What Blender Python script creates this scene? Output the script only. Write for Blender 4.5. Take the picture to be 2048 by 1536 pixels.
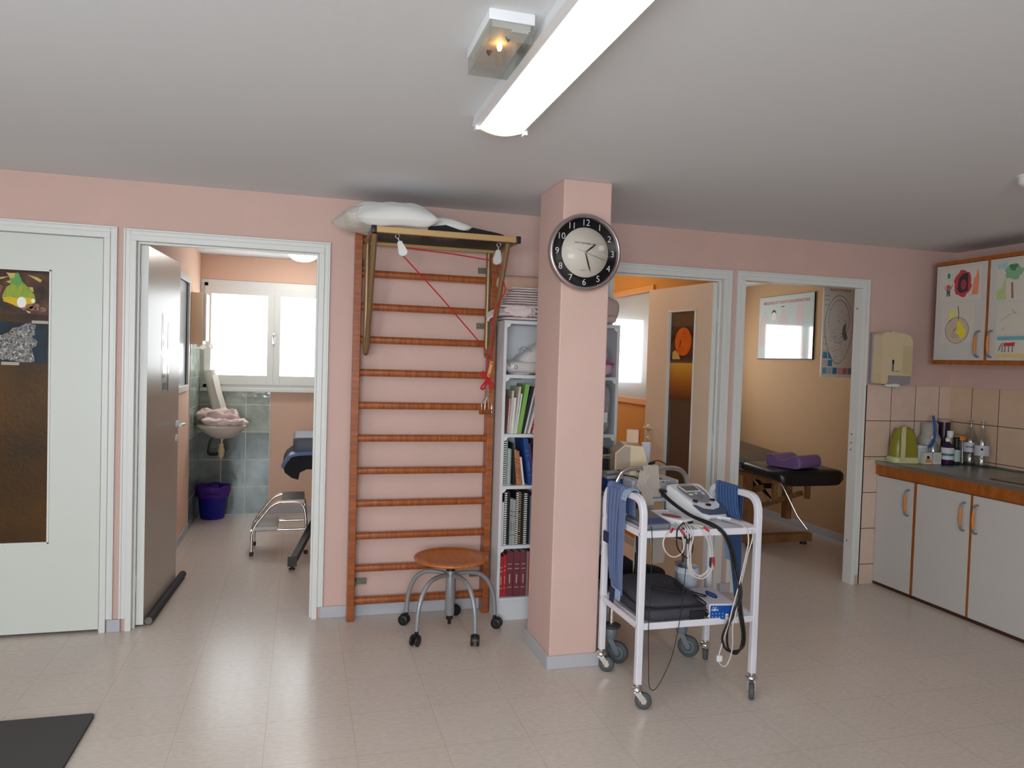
import bpy, math, random
from mathutils import Vector, Matrix, noise
random.seed(7)
PI = math.pi
sc = bpy.context.scene
COL = sc.collection
for o in list(bpy.data.objects): bpy.data.objects.remove(o)

# ---------------------------------------------------------------- camera
def cam_axes(yaw, pitch, roll):
    cy, sy = math.cos(yaw), math.sin(yaw)
    f = Vector((sy*math.cos(pitch), cy*math.cos(pitch), math.sin(pitch)))
    r = Vector((cy, -sy, 0)); u = r.cross(f)
    c, s = math.cos(roll), math.sin(roll)
    return c*r+s*u, -s*r+c*u, f
cd = bpy.data.cameras.new('camera'); cam = bpy.data.objects.new('camera', cd); COL.objects.link(cam)
r_, u_, f_ = cam_axes(0.2789328, -0.03090909, 0.03090787)
M = Matrix((r_, u_, -f_)).transposed().to_4x4(); M.translation = Vector((0, -4.3398, 1.5103))
cam.matrix_world = M
cd.sensor_width = 36; cd.lens = 1477.9/2048*36; cd.clip_start = 0.05
sc.camera = cam

# ---------------------------------------------------------------- view, world, daylight
vs = sc.view_settings
vs.view_transform = 'Standard'; vs.look = 'None'; vs.gamma = 1; vs.use_curve_mapping = False
vs.exposure = 0.38
W = bpy.data.worlds.new('sky'); sc.world = W; W.use_nodes = True
bg = W.node_tree.nodes['Background']
bg.inputs[0].default_value = (0.72, 0.86, 1.0, 1); bg.inputs[1].default_value = 1.2

def area(name, loc, rot, sx, sy, power, color):
    l = bpy.data.lights.new(name, 'AREA'); l.shape = 'RECTANGLE'; l.size = sx; l.size_y = sy
    l.energy = power; l.color = color
    o = bpy.data.objects.new(name, l); COL.objects.link(o); o.location = loc; o.rotation_euler = rot
    return o
# daylight entering through the windows behind and to the left of the camera
area('daylight_rear', (-1.15, -7.06, 1.55), (PI/2, 0, 0), 2.3, 1.5, 205, (0.90, 0.95, 1.0))
area('daylight_left', (-2.76, -3.9, 1.55), (0, -PI/2, 0), 1.5, 2.4, 16, (0.86, 0.98, 0.96))
LEFT_WIN, MID_WIN, RIGHT_WIN, LAMP = 4.0, 7.0, 5.5, 8.0

# ---------------------------------------------------------------- materials
MATS = {}
def mat(name, col, rough=0.5, metal=0.0, bump=None, spec=0.5, var=None, emit=None, trans=0.0, alpha=1.0, coat=0.0, ior=1.45, sheen=0.0):
    if name in MATS: return MATS[name]
    m = bpy.data.materials.new(name); m.use_nodes = True; nt = m.node_tree; N = nt.nodes; L = nt.links
    b = N['Principled BSDF']
    b.inputs['Base Color'].default_value = (*col, 1); b.inputs['Roughness'].default_value = rough
    b.inputs['Metallic'].default_value = metal; b.inputs['Specular IOR Level'].default_value = spec
    b.inputs['Transmission Weight'].default_value = trans; b.inputs['Alpha'].default_value = alpha
    b.inputs['Coat Weight'].default_value = coat; b.inputs['IOR'].default_value = ior
    b.inputs['Sheen Weight'].default_value = sheen
    if emit:
        b.inputs['Emission Color'].default_value = (*emit[0], 1); b.inputs['Emission Strength'].default_value = emit[1]
    tc = N.new('ShaderNodeTexCoord')
    if bump:
        n = N.new('ShaderNodeTexNoise'); n.inputs['Scale'].default_value = bump[0]; n.inputs['Detail'].default_value = 3
        L.new(tc.outputs['Object'], n.inputs['Vector'])
        bp = N.new('ShaderNodeBump'); bp.inputs['Strength'].default_value = bump[1]; bp.inputs['Distance'].default_value = bump[2] if len(bump) > 2 else 0.002
        L.new(n.outputs['Fac'], bp.inputs['Height']); L.new(bp.outputs['Normal'], b.inputs['Normal'])
    if var:  # (second colour, scale, stretch)
        mp = N.new('ShaderNodeMapping'); L.new(tc.outputs['Object'], mp.inputs['Vector'])
        mp.inputs['Scale'].default_value = var[2] if len(var) > 2 else (1, 1, 1)
        n = N.new('ShaderNodeTexNoise'); n.inputs['Scale'].default_value = var[1]; n.inputs['Detail'].default_value = 5
        L.new(mp.outputs[0], n.inputs['Vector'])
        cr = N.new('ShaderNodeValToRGB'); cr.color_ramp.elements[0].position = 0.35; cr.color_ramp.elements[1].position = 0.65
        cr.color_ramp.elements[0].color = (*col, 1); cr.color_ramp.elements[1].color = (*var[0], 1)
        L.new(n.outputs['Fac'], cr.inputs[0]); L.new(cr.outputs[0], b.inputs['Base Color'])
    MATS[name] = m
    return m
def S(r, g, b):  # sRGB 0-255 to linear
    f = lambda v: (v/255/12.92) if v/255 <= 0.04045 else ((v/255+0.055)/1.055)**2.4
    return (f(r), f(g), f(b))
def emis(name, col, s):
    m = bpy.data.materials.new(name); m.use_nodes = True; nt = m.node_tree
    e = nt.nodes.new('ShaderNodeEmission'); e.inputs[0].default_value = (*col, 1); e.inputs[1].default_value = s
    nt.links.new(e.outputs[0], nt.nodes['Material Output'].inputs[0]); MATS[name] = m; return m
def tile_mat(name, c1, c2, grout, size, off, axes, gw=0.004, rough=0.2, bump=0.3, spec=0.5, streak=0):
    """tiles of a given size on the two given axes of world position (objects built in world coordinates)"""
    m = bpy.data.materials.new(name); m.use_nodes = True; nt = m.node_tree; N = nt.nodes; L = nt.links
    b = N['Principled BSDF']; b.inputs['Roughness'].default_value = rough; b.inputs['Specular IOR Level'].default_value = spec
    g = N.new('ShaderNodeNewGeometry'); sx = N.new('ShaderNodeSeparateXYZ'); L.new(g.outputs['Position'], sx.inputs[0])
    def mth(op, a, v):
        n = N.new('ShaderNodeMath'); n.operation = op
        for i, q in enumerate((a, v)):
            if q is None: continue
            if isinstance(q, (int, float)): n.inputs[i].default_value = q
            else: L.new(q, n.inputs[i])
        return n.outputs[0]
    masks, cells = [], []
    for k in (0, 1):
        v = mth('DIVIDE', mth('SUBTRACT', sx.outputs[axes[k]], off[k]), size[k])
        fl = mth('FLOOR', v, None); fr = mth('SUBTRACT', v, fl)
        d = mth('MULTIPLY', mth('SUBTRACT', 0.5, mth('ABSOLUTE', mth('SUBTRACT', fr, 0.5), None)), size[k])
        masks.append(mth('LESS_THAN', d, gw/2)); cells.append(fl)
    mask = mth('MAXIMUM', masks[0], masks[1])
    cx = N.new('ShaderNodeCombineXYZ'); L.new(cells[0], cx.inputs[0]); L.new(cells[1], cx.inputs[1])
    wn = N.new('ShaderNodeTexWhiteNoise'); L.new(cx.outputs[0], wn.inputs[0])
    n = N.new('ShaderNodeTexNoise'); n.inputs['Scale'].default_value = 9 if not streak else 30; n.inputs['Detail'].default_value = 6
    if streak:
        mp = N.new('ShaderNodeMapping'); mp.inputs['Scale'].default_value = (1, 3, 1); L.new(g.outputs['Position'], mp.inputs[0]); L.new(mp.outputs[0], n.inputs['Vector'])
    else: L.new(g.outputs['Position'], n.inputs['Vector'])
    f = mth('ADD', mth('MULTIPLY', n.outputs['Fac'], 1.0), mth('MULTIPLY', wn.outputs['Value'], 0.07 if streak else 0.25))
    cr = N.new('ShaderNodeValToRGB'); cr.color_ramp.elements[0].position = 0.35; cr.color_ramp.elements[1].position = 0.85
    cr.color_ramp.elements[0].color = (*c1, 1); cr.color_ramp.elements[1].color = (*c2, 1); L.new(f, cr.inputs[0])
    mx = N.new('ShaderNodeMix'); mx.data_type = 'RGBA'; L.new(mask, mx.inputs[0]); L.new(cr.outputs[0], mx.inputs[6]); mx.inputs[7].default_value = (*grout, 1)
    L.new(mx.outputs[2], b.inputs['Base Color'])
    bp = N.new('ShaderNodeBump'); bp.inputs['Strength'].default_value = bump; bp.inputs['Distance'].default_value = 0.003
    n2 = N.new('ShaderNodeTexNoise'); n2.inputs['Scale'].default_value = 14 if not streak else 60; L.new(g.outputs['Position'], n2.inputs['Vector'])
    L.new(mth('SUBTRACT', n2.outputs['Fac'], mth('MULTIPLY', mask, 0.5)), bp.inputs['Height']); L.new(bp.outputs[0], b.inputs['Normal'])
    MATS[name] = m; return m
def split_mat(name, lower, upper, z, rough=0.2):
    """wall tiles whose lower rows are darker"""
    a = tile_mat(name, *lower); return a

PINK = mat('pink_wall', S(216, 182, 172), 0.75, bump=(160, 0.5, 0.0015), var=(S(210, 179, 168), 3))
PEACH = mat('peach_wall', S(222, 186, 164), 0.8, bump=(160, 0.5, 0.0015))
ORANGE = mat('orange_wall', S(202, 138, 48), 0.8, bump=(160, 0.5, 0.0015))
TAN = mat('tan_wall', S(196, 156, 116), 0.8, bump=(160, 0.5, 0.0015))
CEIL = mat('ceiling_paint', S(224, 227, 230), 0.85, bump=(60, 0.2))
WHITE = mat('white_gloss_paint', S(225, 226, 222), 0.35)
LEAFW = mat('white_door_paint', S(216, 220, 212), 0.4, bump=(40, 0.1))
LEAFG = mat('grey_door_laminate', S(176, 168, 158), 0.27, spec=0.8)
LEAFT = mat('tan_door_laminate', S(224, 210, 190), 0.35)
SKIRT = mat('grey_skirting', S(186, 186, 192), 0.45)
VARN = mat('varnished_wood', S(168, 92, 42), 0.35, var=(S(138, 70, 30), 6, (1, 1, 12)), coat=0.2)
VARNR = mat('varnished_rail_wood', S(172, 96, 44), 0.35, var=(S(140, 70, 30), 6, (12, 1, 1)), coat=0.2)
ORWOOD = mat('orange_stained_wood', S(172, 98, 36), 0.45, var=(S(150, 80, 28), 8, (1, 4, 1)))
BROWN = mat('dark_brown_edge', S(70, 40, 28), 0.5)
CHROME = mat('chrome', (0.75, 0.74, 0.72), 0.15, 1.0)
STEEL = mat('brushed_steel', (0.55, 0.55, 0.54), 0.35, 1.0)
BRONZE = mat('bronze_paint', S(150, 122, 88), 0.35, 0.6)
GOLD = mat('gold_bar_paint', S(190, 155, 105), 0.4, 0.3)
BLACKP = mat('black_plastic', S(28, 28, 30), 0.4)
RUBBER = mat('dark_rubber', S(60, 62, 64), 0.6)
GREYP = mat('grey_plastic', S(128, 132, 140), 0.45)
GREYM = mat('grey_painted_metal', S(150, 152, 156), 0.35, 0.3)
WHITEP = mat('white_plastic', S(228, 228, 230), 0.35)
LINEN = mat('white_linen', S(236, 236, 232), 0.85, bump=(300, 0.2), sheen=0.3)
FLUFF = mat('fluffy_white_cloth', S(232, 226, 216), 1.0, bump=(140, 1.0, 0.01))
PINKT = mat('pale_pink_towel', S(222, 206, 204), 0.95, bump=(260, 0.6, 0.003))
PINKT2 = mat('rose_towel', S(206, 182, 176), 0.95, bump=(260, 0.6, 0.003))
PEACHT = mat('peach_towel', S(200, 164, 142), 0.95, bump=(260, 0.6, 0.003))
BLACKC = mat('black_cloth', S(30, 30, 34), 0.85, bump=(300, 0.4))
BLACKL = mat('black_vinyl', S(26, 26, 28), 0.3, bump=(200, 0.15))
RED = mat('red_rope', S(190, 20, 34), 0.7)
SHELFW = mat('white_shelf_board', S(214, 216, 220), 0.45)
CREAM = mat('cream_plastic', S(216, 196, 160), 0.4)
CREAM_SHADED = mat('shaded_cream_plastic', S(172, 154, 134), 0.5)
BLUE = mat('blue_plastic', S(20, 70, 150), 0.4)
OUTLINE = mat('black_print', S(25, 24, 26), 0.6)
PAPER = mat('white_paper', S(232, 232, 228), 0.7)
CLEAR = mat('clear_plastic', (0.95, 0.98, 0.97), 0.05, trans=1.0, ior=1.2)
def thin_glass(name, tint, gl=0.12, rough=0.03):
    m = bpy.data.materials.new(name); m.use_nodes = True; nt = m.node_tree; N = nt.nodes
    t = N.new('ShaderNodeBsdfTransparent'); t.inputs[0].default_value = (*tint, 1)
    g = N.new('ShaderNodeBsdfGlossy'); g.inputs['Roughness'].default_value = rough
    x = N.new('ShaderNodeMixShader'); x.inputs[0].default_value = gl
    nt.links.new(t.outputs[0], x.inputs[1]); nt.links.new(g.outputs[0], x.inputs[2]); nt.links.new(x.outputs[0], N['Material Output'].inputs[0])
    MATS[name] = m; return m
GLASS = thin_glass('clear_glass', (0.95, 0.97, 0.97))
BOTTLEG = thin_glass('bottle_plastic', (0.86, 0.88, 0.88), 0.16, 0.08)
COVERG = thin_glass('greenish_cover', (0.955, 0.985, 0.975), 0.14, 0.05)
TILEF = tile_mat('vinyl_floor', S(206, 193, 182), S(222, 211, 201), S(186, 172, 160), (0.3405, 0.338), (0.235, -0.873), (0, 1), 0.0022, 0.24, 0.03, 0.32, streak=1)
TILEK = tile_mat('kitchen_tiles', S(214, 186, 166), S(224, 198, 180), S(60, 44, 40), (0.2125, 0.2565), (3.853, 0.1405), (0, 2), 0.005, 0.25, 0.08)
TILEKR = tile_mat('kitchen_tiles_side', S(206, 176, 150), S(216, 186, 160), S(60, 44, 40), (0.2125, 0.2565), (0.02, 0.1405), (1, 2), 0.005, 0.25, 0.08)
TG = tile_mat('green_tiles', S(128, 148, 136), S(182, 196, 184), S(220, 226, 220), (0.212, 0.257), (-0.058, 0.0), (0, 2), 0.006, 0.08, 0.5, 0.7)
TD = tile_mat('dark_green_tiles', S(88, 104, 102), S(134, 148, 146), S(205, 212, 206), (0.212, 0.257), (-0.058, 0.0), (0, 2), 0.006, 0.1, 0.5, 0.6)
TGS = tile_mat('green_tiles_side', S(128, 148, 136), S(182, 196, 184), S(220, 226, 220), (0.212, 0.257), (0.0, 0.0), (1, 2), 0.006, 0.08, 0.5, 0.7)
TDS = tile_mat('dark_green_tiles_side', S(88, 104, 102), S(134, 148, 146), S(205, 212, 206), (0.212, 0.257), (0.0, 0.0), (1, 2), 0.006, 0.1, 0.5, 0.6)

# ---------------------------------------------------------------- mesh helpers
def frame_from(d):
    d = Vector(d).normalized(); a = Vector((0, 0, 1)) if abs(d.z) < 0.95 else Vector((1, 0, 0))
    x = a.cross(d).normalized(); y = d.cross(x); return x, y, d
class MB:
    def __init__(s): s.v = []; s.f = []; s.m = []; s.s = []; s.M = Matrix.Identity(4)
    def add(s, vs_, fs, m=0, sm=False):
        k = len(s.v); s.v += [s.M @ Vector(p) for p in vs_]
        for f in fs: s.f.append([i+k for i in f]); s.m.append(m); s.s.append(sm)
        return s
    def at(s, x=0, y=0, z=0, rz=0, rx=0, ry=0):
        s.M = Matrix.Translation((x, y, z)) @ Matrix.Rotation(rz, 4, 'Z') @ Matrix.Rotation(ry, 4, 'Y') @ Matrix.Rotation(rx, 4, 'X'); return s
    def box(s, x0, x1, y0, y1, z0, z1, m=0):
        v = [(x, y, z) for z in (z0, z1) for y in (y0, y1) for x in (x0, x1)]
        return s.add(v, [(0, 2, 3, 1), (4, 5, 7, 6), (0, 1, 5, 4), (2, 6, 7, 3), (0, 4, 6, 2), (1, 3, 7, 5)], m)
    def rbox(s, x0, x1, y0, y1, z0, z1, r=0.005, m=0, n=3):
        """box rounded on its vertical edges and top and bottom rim"""
        def ring(ins, z):
            R = max(r-ins*0.0, 1e-4); out = []
            for cx, cy, a0 in ((x1-r, y1-r, 0), (x0+r, y1-r, PI/2), (x0+r, y0+r, PI), (x1-r, y0+r, 1.5*PI)):
                for k in range(n+1):
                    a = a0+PI/2*k/n; out.append((cx+(R-ins)*math.cos(a), cy+(R-ins)*math.sin(a), z))
            return out
        e = min(r, (z1-z0)/2)*0.6
        rings = [ring(e*0.9, z0), ring(e*0.25, z0+e*0.3), ring(0, z0+e), ring(0, z1-e), ring(e*0.25, z1-e*0.3), ring(e*0.9, z1)]
        return s.loft(rings, True, m=m)
    def loft(s, rings, caps=True, m=0, sm=True, closed=True):
        n = len(rings[0]); v = [p for r in rings for p in r]; f = []
        for i in range(len(rings)-1):
            for j in range(n if closed else n-1):
                k = (j+1) % n; f.append((i*n+j, i*n+k, (i+1)*n+k, (i+1)*n+j))
        s.add(v, f, m, sm)
        if caps and closed:
            s.add(rings[0], [tuple(range(n))[::-1]], m, False); s.add(rings[-1], [tuple(range(n))], m, False)
        return s
    def cyl(s, p0, p1, r0, r1=None, n=16, m=0, caps=True):
        r1 = r0 if r1 is None else r1; p0 = Vector(p0); p1 = Vector(p1); x, y, d = frame_from(p1-p0)
        rg = lambda p, r: [p+x*r*math.cos(2*PI*k/n)+y*r*math.sin(2*PI*k/n) for k in range(n)]
        return s.loft([rg(p0, r0), rg(p1, r1)], caps, m)
    def tube(s, pts, r, n=10, m=0, closed=False, caps=True, square=False):
        pts = [Vector(p) for p in pts]; rings = []; N_ = len(pts)
        tg = []
        for i in range(N_):
            a = pts[(i-1) % N_] if (i or closed) else pts[i]; b = pts[(i+1) % N_] if (i < N_-1 or closed) else pts[i]
            tg.append((b-a).normalized())
        x, y, _ = frame_from(tg[0])
        if square:
            a = PI/4; x, y = (x*math.cos(a)+y*math.sin(a)), (y*math.cos(a)-x*math.sin(a))
        for i in range(N_):
            if i:
                q = tg[i-1].rotation_difference(tg[i]); x = q @ x; y = q @ y
            rr = r[i] if isinstance(r, (list, tuple)) else r
            if square: rings.append([pts[i]+x*rr*c+y*rr*d for c, d in ((1, 0), (0, 1), (-1, 0), (0, -1))])
            else: rings.append([pts[i]+x*rr*math.cos(2*PI*k/n)+y*rr*math.sin(2*PI*k/n) for k in range(n)])
        if closed: rings.append(rings[0])
        return s.loft(rings, caps and not closed, m, sm=not square)
    def lathe(s, prof, o=(0, 0, 0), axis=(0, 0, 1), n=24, m=0, caps=True):
        o = Vector(o); x, y, d = frame_from(axis)
        return s.loft([[o+d*h+x*r*math.cos(2*PI*k/n)+y*r*math.sin(2*PI*k/n) for k in range(n)] for r, h in prof], caps, m)
    def prism(s, poly, o, ax, ay, depth, m=0, sm=False):
        """polygon (2D) in the plane of ax, ay pushed along their normal by depth"""
        o = Vector(o); ax = Vector(ax); ay = Vector(ay); nn = ax.cross(ay).normalized()*depth
        a = [o+ax*p[0]+ay*p[1] for p in poly]; b = [p+nn for p in a]; n = len(poly)
        s.add(a+b, [tuple(range(n))[::-1], tuple(range(n, 2*n))], m)
        s.add(a+b, [(i, (i+1) % n, n+(i+1) % n, n+i) for i in range(n)], m, sm)
        return s
    def blob(s, c, size, p=2.5, nz=0.0, ns=6, seg=28, rg=16, m=0, seed=0, flat=0.0, pz=None):
        """soft superellipsoid with folds"""
        c = Vector(c); rings = []; pz = pz or p
        sg = lambda v, e: math.copysign(abs(v)**e, v)
        for i in range(rg+1):
            t = -PI/2+PI*i/rg; ring = []
            for j in range(seg):
                a = 2*PI*j/seg
                d = Vector((sg(math.cos(t), 2/pz)*sg(math.cos(a), 2/p), sg(math.cos(t), 2/pz)*sg(math.sin(a), 2/p), sg(math.sin(t), 2/pz)))
                q = Vector((d.x*size[0]/2, d.y*size[1]/2, d.z*size[2]/2))
                if nz:
                    k = noise.noise((q+Vector((seed*7.3, seed*3.1, 0)))*ns); k2 = noise.noise((q+Vector((seed, 5, seed)))*ns*2.7)
                    q += d.normalized()*(k+0.4*k2)*nz
                if flat and d.z < 0: q.z = max(q.z, -size[2]/2)
                ring.append(c+q)
            rings.append(ring)
        return s.loft(rings, False, m)
    def pillow(s, c, size, nz=0.006, seed=0, n=22, m=0, droop=0.0):
        L_, W_, H_ = size; gr = []
        for sgn in (1, -1):
            v = []
            for i in range(n+1):
                for j in range(n+1):
                    u = 2*i/n-1; w = 2*j/n-1
                    h = (max(0, 1-u**4)**0.6)*(max(0, 1-w**4)**0.6)
                    k = noise.noise(Vector((u*2.2+seed, w*2.2, seed*1.7)))*nz*(0.3+h)
                    x = u*L_/2*(1-0.07*(1-w*w)*abs(u)); y = w*W_/2*(1-0.09*(1-u*u)*abs(w))
                    v.append((c[0]+x, c[1]+y, c[2]+sgn*h*H_/2+k-droop*(u*u)*L_*0.1))
            f = [(i*(n+1)+j, (i+1)*(n+1)+j, (i+1)*(n+1)+j+1, i*(n+1)+j+1) for i in range(n) for j in range(n)]
            if sgn < 0: f = [q[::-1] for q in f]
            s.add(v, f, m, True)
        return s
    def ribbon(s, pts, side, w, th=0.002, m=0, stripes=None):
        """band along pts, width w along side; stripes = list of material slots across"""
        pts = [Vector(p) for p in pts]; N_ = len(pts)
        ns = len(stripes) if stripes else 1
        ws = w if isinstance(w, (list, tuple)) else [w]*N_
        sd = [Vector(q).normalized() for q in side] if isinstance(side, list) else [Vector(side).normalized()]*N_
        nor = []
        for i in range(N_):
            t = (pts[min(i+1, N_-1)]-pts[max(i-1, 0)]).normalized(); nor.append(sd[i].cross(t).normalized()*th)
        for sg in (1, 0):
            for k in range(ns):
                v = []
                for i in range(N_):
                    for q in (k/ns-0.5, (k+1)/ns-0.5): v.append(pts[i]+sd[i]*ws[i]*q+nor[i]*sg)
                f = [(2*i, 2*i+1, 2*i+3, 2*i+2) for i in range(N_-1)]
                s.add(v, f if not sg else [q[::-1] for q in f], stripes[k] if stripes else m, True)
        for q in (-0.5, 0.5):
            v = []
            for i in range(N_): v += [pts[i]+sd[i]*ws[i]*q, pts[i]+sd[i]*ws[i]*q+nor[i]]
            s.add(v, [(2*i, 2*i+1, 2*i+3, 2*i+2) for i in range(N_-1)], m, True)
        for i in (0, N_-1):
            s.add([pts[i]-sd[i]*ws[i]/2, pts[i]+sd[i]*ws[i]/2, pts[i]+sd[i]*ws[i]/2+nor[i], pts[i]-sd[i]*ws[i]/2+nor[i]], [(0, 1, 2, 3)], m)
        return s
    def text(s, txt, size, o, ax, ay, m=0, th=0.0006, bold=0.0, align='CENTER'):
        c = bpy.data.curves.new('t', 'FONT'); c.body = txt; c.size = size; c.align_x = align; c.align_y = 'CENTER'; c.offset = bold; c.resolution_u = 3
        ob = bpy.data.objects.new('t', c); COL.objects.link(ob)
        me = bpy.data.meshes.new_from_object(ob); o = Vector(o); ax = Vector(ax).normalized(); ay = Vector(ay).normalized(); nn = ax.cross(ay)
        s.add([o+ax*v.co.x+ay*v.co.y+nn*th for v in me.vertices], [tuple(p.vertices) for p in me.polygons], m)
        bpy.data.objects.remove(ob); bpy.data.curves.remove(c); bpy.data.meshes.remove(me)
        return s
def arc(c, r, a0, a1, ax, ay, n=8):
    c = Vector(c); ax = Vector(ax); ay = Vector(ay)
    return [c+ax*r*math.cos(a0+(a1-a0)*k/n)+ay*r*math.sin(a0+(a1-a0)*k/n) for k in range(n+1)]
def rounded(pts, r, n=5):
    """polyline with rounded inner corners"""
    pts = [Vector(p) for p in pts]; out = [pts[0]]
    for i in range(1, len(pts)-1):
        a = (pts[i-1]-pts[i]); b = (pts[i+1]-pts[i]); rr = min(r, a.length*0.49, b.length*0.49)
        p0 = pts[i]+a.normalized()*rr; p1 = pts[i]+b.normalized()*rr
        for k in range(n+1):
            t = k/n; out.append(p0*(1-t)**2+pts[i]*2*t*(1-t)+p1*t*t)
    out.append(pts[-1]); return out
def spline(pts, n=8):
    pts = [Vector(p) for p in pts]; P_ = [2*pts[0]-pts[1]]+pts+[2*pts[-1]-pts[-2]]; out = []
    for i in range(1, len(P_)-2):
        a, b, c, d = P_[i-1:i+3]
        for k in range(n):
            t = k/n; out.append(0.5*((2*b)+(-a+c)*t+(2*a-5*b+4*c-d)*t*t+(-a+3*b-3*c+d)*t**3))
    out.append(pts[-1]); return out

# ---------------------------------------------------------------- object helpers
WM = {}
def thing(name, label, cat, loc=(0, 0, 0), rz=0, group=None):
    o = bpy.data.objects.new(name, None); COL.objects.link(o); o.empty_display_size = 0.1
    o.location = loc; o.rotation_euler = (0, 0, rz); o['label'] = label; o['category'] = cat
    if group: o['group'] = group
    WM[o.name] = Matrix.Translation(loc) @ Matrix.Rotation(rz, 4, 'Z'); return o
def obj(name, mb, mats, parent=None, local=False, bevel=0, label=None, sub=0):
    """one mesh object; vertices are in world coordinates unless local"""
    me = bpy.data.meshes.new(name)
    inv = Matrix.Identity(4)
    if parent is not None:
        base = WM[parent.name]
        if not local: inv = base.inverted()
    else:
        xs = [v.x for v in mb.v]; ys = [v.y for v in mb.v]; zs = [v.z for v in mb.v]
        L0 = Vector(((min(xs)+max(xs))/2, (min(ys)+max(ys))/2, min(zs))); inv = Matrix.Translation(-L0)
    me.from_pydata([inv @ v for v in mb.v], [], mb.f)
    for m in (mats if isinstance(mats, (list, tuple)) else [mats]): me.materials.append(m)
    me.polygons.foreach_set('material_index', mb.m); me.polygons.foreach_set('use_smooth', mb.s)
    me.validate(); me.update()
    o = bpy.data.objects.new(name, me); COL.objects.link(o)
    if parent is not None: o.parent = parent; WM[o.name] = WM[parent.name]
    else: o.location = L0; WM[o.name] = Matrix.Translation(L0)
    if bevel:
        b = o.modifiers.new('bevel', 'BEVEL'); b.width = bevel; b.segments = 2; b.limit_method = 'ANGLE'; b.angle_limit = 0.6
    if sub:
        b = o.modifiers.new('sub', 'SUBSURF'); b.levels = sub; b.render_levels = sub
    if label: o['label'] = label
    return o
def tag(o, label, cat, group=None, kind=None):
    o['label'] = label; o['category'] = cat
    if group: o['group'] = group
    if kind: o['kind'] = kind
    return o
def struct(name, mb, mats, bevel=0):
    """the room itself: kept in world coordinates so the tile materials line up"""
    me = bpy.data.meshes.new(name); me.from_pydata(mb.v, [], mb.f)
    for m in (mats if isinstance(mats, (list, tuple)) else [mats]): me.materials.append(m)
    me.polygons.foreach_set('material_index', mb.m); me.polygons.foreach_set('use_smooth', mb.s); me.validate(); me.update()
    o = bpy.data.objects.new(name, me); COL.objects.link(o); o['kind'] = 'structure'; WM[o.name] = Matrix.Identity(4)
    if bevel:
        b = o.modifiers.new('bevel', 'BEVEL'); b.width = bevel; b.segments = 2; b.limit_method = 'ANGLE'
    return o
def sthing(name, loc=(0, 0, 0), rz=0):
    o = bpy.data.objects.new(name, None); COL.objects.link(o); o.location = loc; o.rotation_euler = (0, 0, rz); o['kind'] = 'structure'
    WM[o.name] = Matrix.Translation(loc) @ Matrix.Rotation(rz, 4, 'Z'); return o
def dup(root, loc, rz, label=None, group=None):
    r = root.copy(); COL.objects.link(r); r.location = loc; r.rotation_euler = (0, 0, rz)
    if label: r['label'] = label
    if group: r['group'] = group
    for ch in list(root.children):
        c = ch.copy(); COL.objects.link(c); c.parent = r
        for g in ch.children:
            d = g.copy(); COL.objects.link(d); d.parent = c
    WM[r.name] = Matrix.Translation(loc) @ Matrix.Rotation(rz, 4, 'Z')
    return r

# ================================================================ THE ROOM
H = 2.4
struct('floor', MB().box(-2.9, 4.75, -7.1, 3.1, -0.1, 0), TILEF)
struct('ceiling', MB().box(-2.9, 4.75, -7.1, 3.1, H, H+0.1), CEIL)
b = MB(); T0, T1 = 0.0, 0.06
TOP = 2.118
xs = [(-2.8, -1.859), (-0.973, -0.877), (0.116, 1.856), (2.701, 2.806), (3.804, 4.6)]
for x0, x1 in xs: b.box(x0, x1, T0, T1, 0, TOP)
b.box(-2.8, 4.6, T0, T1, TOP, H)
struct('wall_back', b, PINK)
b = MB(); b.box(-2.9, -2.8, -7.1, -5.1, 0, H); b.box(-2.9, -2.8, -2.7, 3.1, 0, H); b.box(-2.9, -2.8, -5.1, -2.7, 0, 0.8); b.box(-2.9, -2.8, -5.1, -2.7, 2.2, H)
struct('wall_left', b, PINK)
b = MB(); b.box(-2.8, -2.2, -7.1, -7.0, 0, H); b.box(0.8, 4.6, -7.1, -7.0, 0, H); b.box(-2.2, 0.8, -7.1, -7.0, 0, 0.8); b.box(-2.2, 0.8, -7.1, -7.0, 2.2, H)
struct('wall_front', b, PINK)
struct('wall_added_light_block', MB().box(1.5, 4.6, -5.0, -4.9, 0, H), PINK)  # unseen wall, added to block rear window light from the kitchenette
struct('wall_right', MB().box(4.6, 4.75, -7.1, 0.1, 0, H), PINK)
# treatment rooms behind
b = MB(); b.box(-0.993, -0.893, 0.06, 0.95, 0, H); b.box(-0.993, -0.893, 2.2, 2.97, 0, H); b.box(-0.993, -0.893, 0.95, 2.2, 0, 1.19); b.box(-0.993, -0.893, 0.95, 2.2, 2.11, H)
struct('wall_sink_room_left', b, PEACH)
b = MB()
for x0, x1 in ((-2.8, -0.89), (0.42, 1.69)): b.box(x0, x1, 2.97, 3.1, 0, H)
b.box(-0.89, 0.42, 2.97, 3.1, 0, 1.15); b.box(-0.89, 0.42, 2.97, 3.1, 2.18, H)
struct('wall_outer_sink_room', b, PEACH)
struct('wall_sink_room_right', MB().box(1.65, 1.69, 0.06, 2.97, 0, H), PEACH)
b = MB(); b.box(1.69, 1.80, 2.97, 3.1, 0, H); b.box(2.45, 2.74, 2.97, 3.1, 0, H); b.box(1.80, 2.45, 2.97, 3.1, 0, 1.2); b.box(1.80, 2.45, 2.97, 3.1, 2.1, H)
b.box(1.69, 1.73, 0.06, 2.97, 0, H)
b.box(2.70, 2.74, 0.06, 1.08, 0, H); b.box(2.70, 2.74, 2.5, 2.97, 0, H); b.box(2.70, 2.74, 1.08, 2.5, 0, 1.235); b.box(2.70, 2.74, 1.08, 2.5, 2.105, H)
struct('wall_orange_room', b, ORANGE)
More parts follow.
